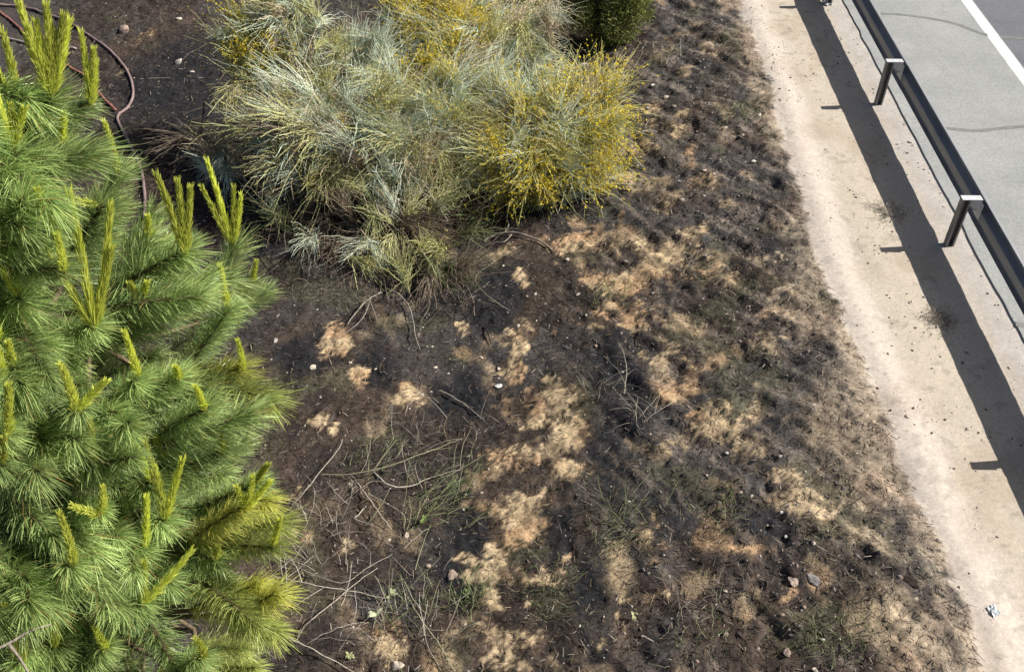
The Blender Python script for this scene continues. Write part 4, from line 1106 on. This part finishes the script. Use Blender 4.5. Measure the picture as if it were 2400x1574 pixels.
stick([(838, 1132), (865, 1168), (895, 1210), (918, 1240)], 0.008, 0.005, DRY, 'short straight stalk in the middle of the crossed stalks', lift=0.1, side=[[(862, 1155), (905, 1178), (946, 1206), (948, 1235)], [(850, 1142), (870, 1128), (900, 1128)]])
stick([(876, 1105), (910, 1135), (958, 1140), (1010, 1118), (1080, 1100)], 0.010, 0.004, DRY, 'pale bent stick right of the crossed stalks', lift=0.08)
stick([(830, 1215), (850, 1195), (858, 1185)], 0.010, 0.006, DRY, 'short pale twig with a sharp elbow below the crossed stalks', lift=0.05, side=[[(830, 1215), (850, 1222), (875, 1230)]])
stick([(1030, 915), (1070, 935), (1105, 960), (1135, 985)], 0.013, 0.007, (0.24, 0.21, 0.18), 'thin grey branch pointing down right above the level stalk', lift=0.05)
stick([(1195, 728), (1140, 690), (1115, 650), (1170, 605), (1225, 575)], 0.006, 0.003, (0.24, 0.25, 0.17), 'thin green-grey runner right of the half-burnt broom', lift=0.22)
stick([(1135, 765), (1145, 785), (1150, 805)], 0.013, 0.008, BLK, 'short charred black twig on the blue-grey patch', lift=0.05)
stick([(1495, 760), (1498, 790), (1502, 812)], 0.012, 0.008, BLK, 'charred black twig standing on pale ground', lift=0.06)
stick([(945, 1385), (990, 1455), (1030, 1510), (1075, 1590)], 0.007, 0.004, (0.34, 0.34, 0.22), 'straw stalk slanting to the bottom edge near the centre', lift=0.12)
stick([(700, 1330), (800, 1365), (860, 1330), (920, 1298)], 0.005, 0.003, DRY, 'fine bowed stalk right of the yellowing pine tips', lift=0.14)
stick([(640, 520), (615, 575), (640, 620), (665, 645)], 0.012, 0.006, BLK, 'charred forked stem between the pine and the half-burnt broom', lift=0.12, side=[[(640, 620), (675, 620), (700, 600)], [(615, 575), (600, 545), (605, 520)]])
stick([(330, 362), (400, 360), (480, 378), (540, 385)], 0.012, 0.006, (0.33, 0.28, 0.19), 'long pale twig reaching left from the small dry broom', lift=0.2)
stick([(480, 240), (520, 275), (570, 310), (620, 330)], 0.012, 0.007, (0.36, 0.31, 0.22), 'pale bare stem leaning out left of the large broom', lift=0.4)
stick([(330, 185), (400, 182)], 0.006, 0.004, DRY, 'short level stalk right of the hose loop', lift=0.03)
# charred brush under the half-burnt broom
def brush(px, py, n, spread, L, cols, name, label, r0=0.004, cat='brush', up=0.5, lean=(0, 0), group=None, sub=3):
    b = at(px, py); mb = None
    root = empty(name, b, label, cat, group)
    per = max(1, n // sub)
    for s in range(sub):
        k = 6; m = per
        st = rng.normal(0, spread, (m, 3)) * np.array([1, 1, 0])
        st[:, 2] = ground_z(b[0] + st[:, 0], b[1] + st[:, 1]) - b[2]
        d = unit(np.stack([rng.normal(lean[0], 0.6, m), rng.normal(lean[1], 0.6, m), up + 0.4 * rng.random(m)], 1))
        tt = np.linspace(0, 1, k)[None, :, None]
        Ls = L * (0.5 + 0.7 * rng.random(m))
        P = st[:, None] + Ls[:, None, None] * (d[:, None] * tt + rng.normal(0, 0.25, (m, 1, 3)) * np.array([1, 1, 0.3]) * tt ** 2 + np.array([0, 0, -0.35]) * tt ** 2 * up) + rng.normal(0, 0.006, (m, k, 3))
        gzz = ground_z(b[0] + P[..., 0], b[1] + P[..., 1]) - b[2] + 0.008
        P[..., 2] = np.maximum(P[..., 2], gzz)
        V, F = tubes(P, np.full((m, k), r0) * np.linspace(1.2, 0.5, k)[None], 3)
        c = np.array(cols)[rng.integers(0, len(cols), m)]
        mb = MB(); mb.add(V, F, np.repeat(c, k * 3, axis=0))
        obj('stalk_bundle', mb.mesh('stalk_bundle', M_TWIG), root, kind='stuff')
    return root
CHAR = [(0.03, 0.025, 0.022), (0.06, 0.045, 0.035), (0.13, 0.10, 0.075), (0.24, 0.19, 0.14)]
GB = 'charred and dry brush on the slope'
for (x, y, n, sp, L, lab) in [(1010, 560, 110, 0.28, 0.75, 'charred tangle of twigs under the right end of the half-burnt broom'), (1100, 520, 90, 0.28, 0.7, 'blackened brush below the yellow-flowered broom'),
                              (760, 640, 80, 0.28, 0.65, 'charred twigs on bare soil below the half-burnt broom'), (640, 560, 80, 0.2, 0.6, 'charred brush between the pine tip and the half-burnt broom'),
                              (930, 690, 90, 0.3, 0.6, 'dark bristling stalks around the arching bare stems'), (1080, 700, 90, 0.25, 0.55, 'fine dark stalks beside the blue-grey patch')]:
    brush(x, y, n, sp, L, CHAR, 'charred_brush', lab, 0.0045, 'brush', 0.55, group=GB)
WIRY = [(0.10, 0.13, 0.05), (0.17, 0.20, 0.08), (0.26, 0.27, 0.15)]
for (x, y, n, sp, L, ln, lab) in [(985, 1205, 36, 0.22, 0.8, (0.9, 0.5), 'young green wiry broom fanning right above the cream stone'), (1440, 1230, 90, 0.22, 0.35, (0, 0), 'loose green weeds on the track right of the pale track'),
                                  (1430, 690, 80, 0.22, 0.3, (0, 0), 'green weeds on the pale ground right of the dark patch'), (1290, 1390, 70, 0.2, 0.25, (0, 0), 'small green weeds on the pale ground near the bottom'),
                                  (870, 1080, 40, 0.2, 0.4, (0.3, 0.3), 'thin green stalks around the level straw stalk'), (1960, 1500, 90, 0.2, 0.22, (0, 0), 'olive weeds low on the right slope'),
                                  (1700, 1190, 80, 0.2, 0.22, (0, 0), 'dark green weeds left of the white pebble'), (1720, 270, 80, 0.22, 0.28, (0, 0), 'grey-green weeds near the bend of the verge edge'),
                                  (1100, 1420, 60, 0.12, 0.45, (0.1, 0.3), 'green weed with pale leaves left of the pale track'), (1060, 1150, 60, 0.2, 0.5, (0.6, 0.4), 'green wiry stalks right of the pale bent stick'), (960, 1440, 60, 0.25, 0.4, (0, 0.2), 'thin green stalks near the bottom by the slanting straw'), (1660, 1480, 60, 0.2, 0.2, (0, 0), 'sparse green weeds at the bottom right of centre')]:
    brush(x, y, n, sp, L, WIRY, 'wiry_weed', lab, 0.0032, 'weed', 0.7, ln, 'green weeds regrowing on the slope')
PALE = [(0.20, 0.15, 0.10), (0.34, 0.30, 0.25), (0.46, 0.42, 0.35), (0.24, 0.21, 0.17)]
for (x, y, n, sp, L, lab) in [(1415, 920, 26, 0.14, 0.55, 'pale dry weed on the dark patch'), (1500, 975, 22, 0.1, 0.6, 'pale forked dry weed right of the dark patch'), (690, 1320, 40, 0.2, 0.5, 'dry stalks bristling beside the yellowing pine tips'),
                              (860, 1480, 40, 0.3, 0.5, 'loose dry stalks near the bottom edge by the pine'), (1640, 640, 36, 0.2, 0.4, 'dry grey stalks on the upper slope'), (1560, 130, 40, 0.25, 0.3, 'dry grey stalks right of the evergreen'), (1660, 1420, 40, 0.2, 0.35, 'white dry weed low on the slope right of centre'),
                              (770, 1200, 40, 0.2, 0.5, 'dry stalks between the pine edge and crossed stalks'), (960, 1060, 44, 0.3, 0.5, 'fine dry stalks around the end of the level straw stalk'),
                              (1010, 1480, 44, 0.3, 0.5, 'fine dry stalks near the bottom edge left of the pale track'), (880, 1320, 40, 0.3, 0.45, 'fine dry stalks above the cream leaves'), (1080, 1010, 30, 0.25, 0.4, 'fine dry stalks left of the rounded pale patch'), (2085, 500, 170, 0.13, 0.13, 'dry grass tuft at the edge of the rail shadow'), (2200, 750, 200, 0.12, 0.12, 'dry grass clump on sand beside the rail shadow'), (1790, 235, 60, 0.1, 0.16, 'pale grass tuft hanging over the verge edge')]:
    brush(x, y, n, sp, L, PALE, 'dry_weed', lab, 0.0032, 'weed', 0.6, group='dry weeds on the slope and verge', sub=2)

# leaf scraps and litter that stand out
def leafy(px, py, n, size, col, label):
    b = at(px, py); root = empty('leafy_sprig', b, label, 'plant', 'sprigs with pale leaves')
    mb = MB(); V, F = tubes(np.array([[(0, 0, 0), (0.02, 0.01, 0.06), (0.03, 0.02, 0.12)]], float), np.array([[.004, .003, .002]]), 4); mb.add(V, F, (0.2, 0.2, 0.1))
    obj('stem', mb.mesh('stem', M_BARK), root)
    for i in range(n):
        a = random.uniform(0, 6.3); d = np.array([math.cos(a), math.sin(a), random.uniform(0.0, 0.6)]); d /= np.linalg.norm(d)
        p0 = np.array([0.02, 0.01, random.uniform(0.03, 0.12)])
        P = np.array([[p0, p0 + d * size * 0.35, p0 + d * size * 0.7, p0 + d * size]]); P[0, -1, 2] -= size * 0.2
        V, F = ribbons(P, np.array([[0.15, 0.4, 0.34, 0.05]]) * size, np.array([[0.0, 0.0, 1.0]]))
        mb = MB(); mb.add(V, F, np.array(col) * random.uniform(0.8, 1.2)); obj('leaf', mb.mesh('leaf', M_LEAF), root)
leafy(880, 1452, 4, 0.11, (0.55, 0.58, 0.38), 'pale two-pointed leaf sprig near the bottom by the pine')
leafy(915, 1405, 5, 0.08, (0.50, 0.55, 0.30), 'small cream leaves at the end of the long stalk')
leafy(990, 1230, 9, 0.07, (0.22, 0.30, 0.09), 'bright green leaves beside the cream stone')
leafy(1090, 1400, 12, 0.05, (0.20, 0.26, 0.10), 'dark green leaves of the weed left of the pale track')
leafy(815, 1545, 8, 0.06, (0.42, 0.44, 0.22), 'yellow-green leaves at the bottom edge left of the white stone')
leafy(1480, 1450, 6, 0.06, (0.5, 0.5, 0.28), 'cream leaves on dark soil at the bottom centre right')
def scrap(px, py, size, col, label, seed):
    r = np.random.default_rng(seed); n = 6
    g = np.stack(np.meshgrid(np.linspace(-1, 1, n), np.linspace(-1, 1, n)), -1).reshape(-1, 2) + r.normal(0, 0.12, (n * n, 2))
    z = 0.35 * np.abs(r.normal(0, 1, n * n)) + 0.15
    V = np.concatenate([np.stack([g[:, 0] * size, g[:, 1] * size * 1.4, z * size], 1), np.stack([g[:, 0] * size, g[:, 1] * size * 1.4, z * size - 0.004], 1)])
    i = np.arange(n * n).reshape(n, n); q = np.stack([i[:-1, :-1], i[:-1, 1:], i[1:, 1:], i[1:, :-1]], -1).reshape(-1, 4)
    me = new_mesh('plastic_scrap', V, [q, q[:, ::-1] + n * n], np.tile(np.array(col), (len(V), 1)), M_PLAST)
    p = at(px, py); o = obj('plastic_scrap', me, None, label, 'litter'); o.location = (p[0], p[1], p[2] + 0.005); o.rotation_euler = (0, 0, 0.4)
M_PLAST = attr_mat('white_plastic', 0.35, 0.2, 0.5, 0.0)
scrap(2328, 1432, 0.042, (0.66, 0.70, 0.72), 'crumpled white plastic scrap on the sandy verge', 5)
scrap(1938, 10, 0.07, (0.72, 0.72, 0.7), 'crumpled pale litter beside the rail shadow at the top edge', 6)
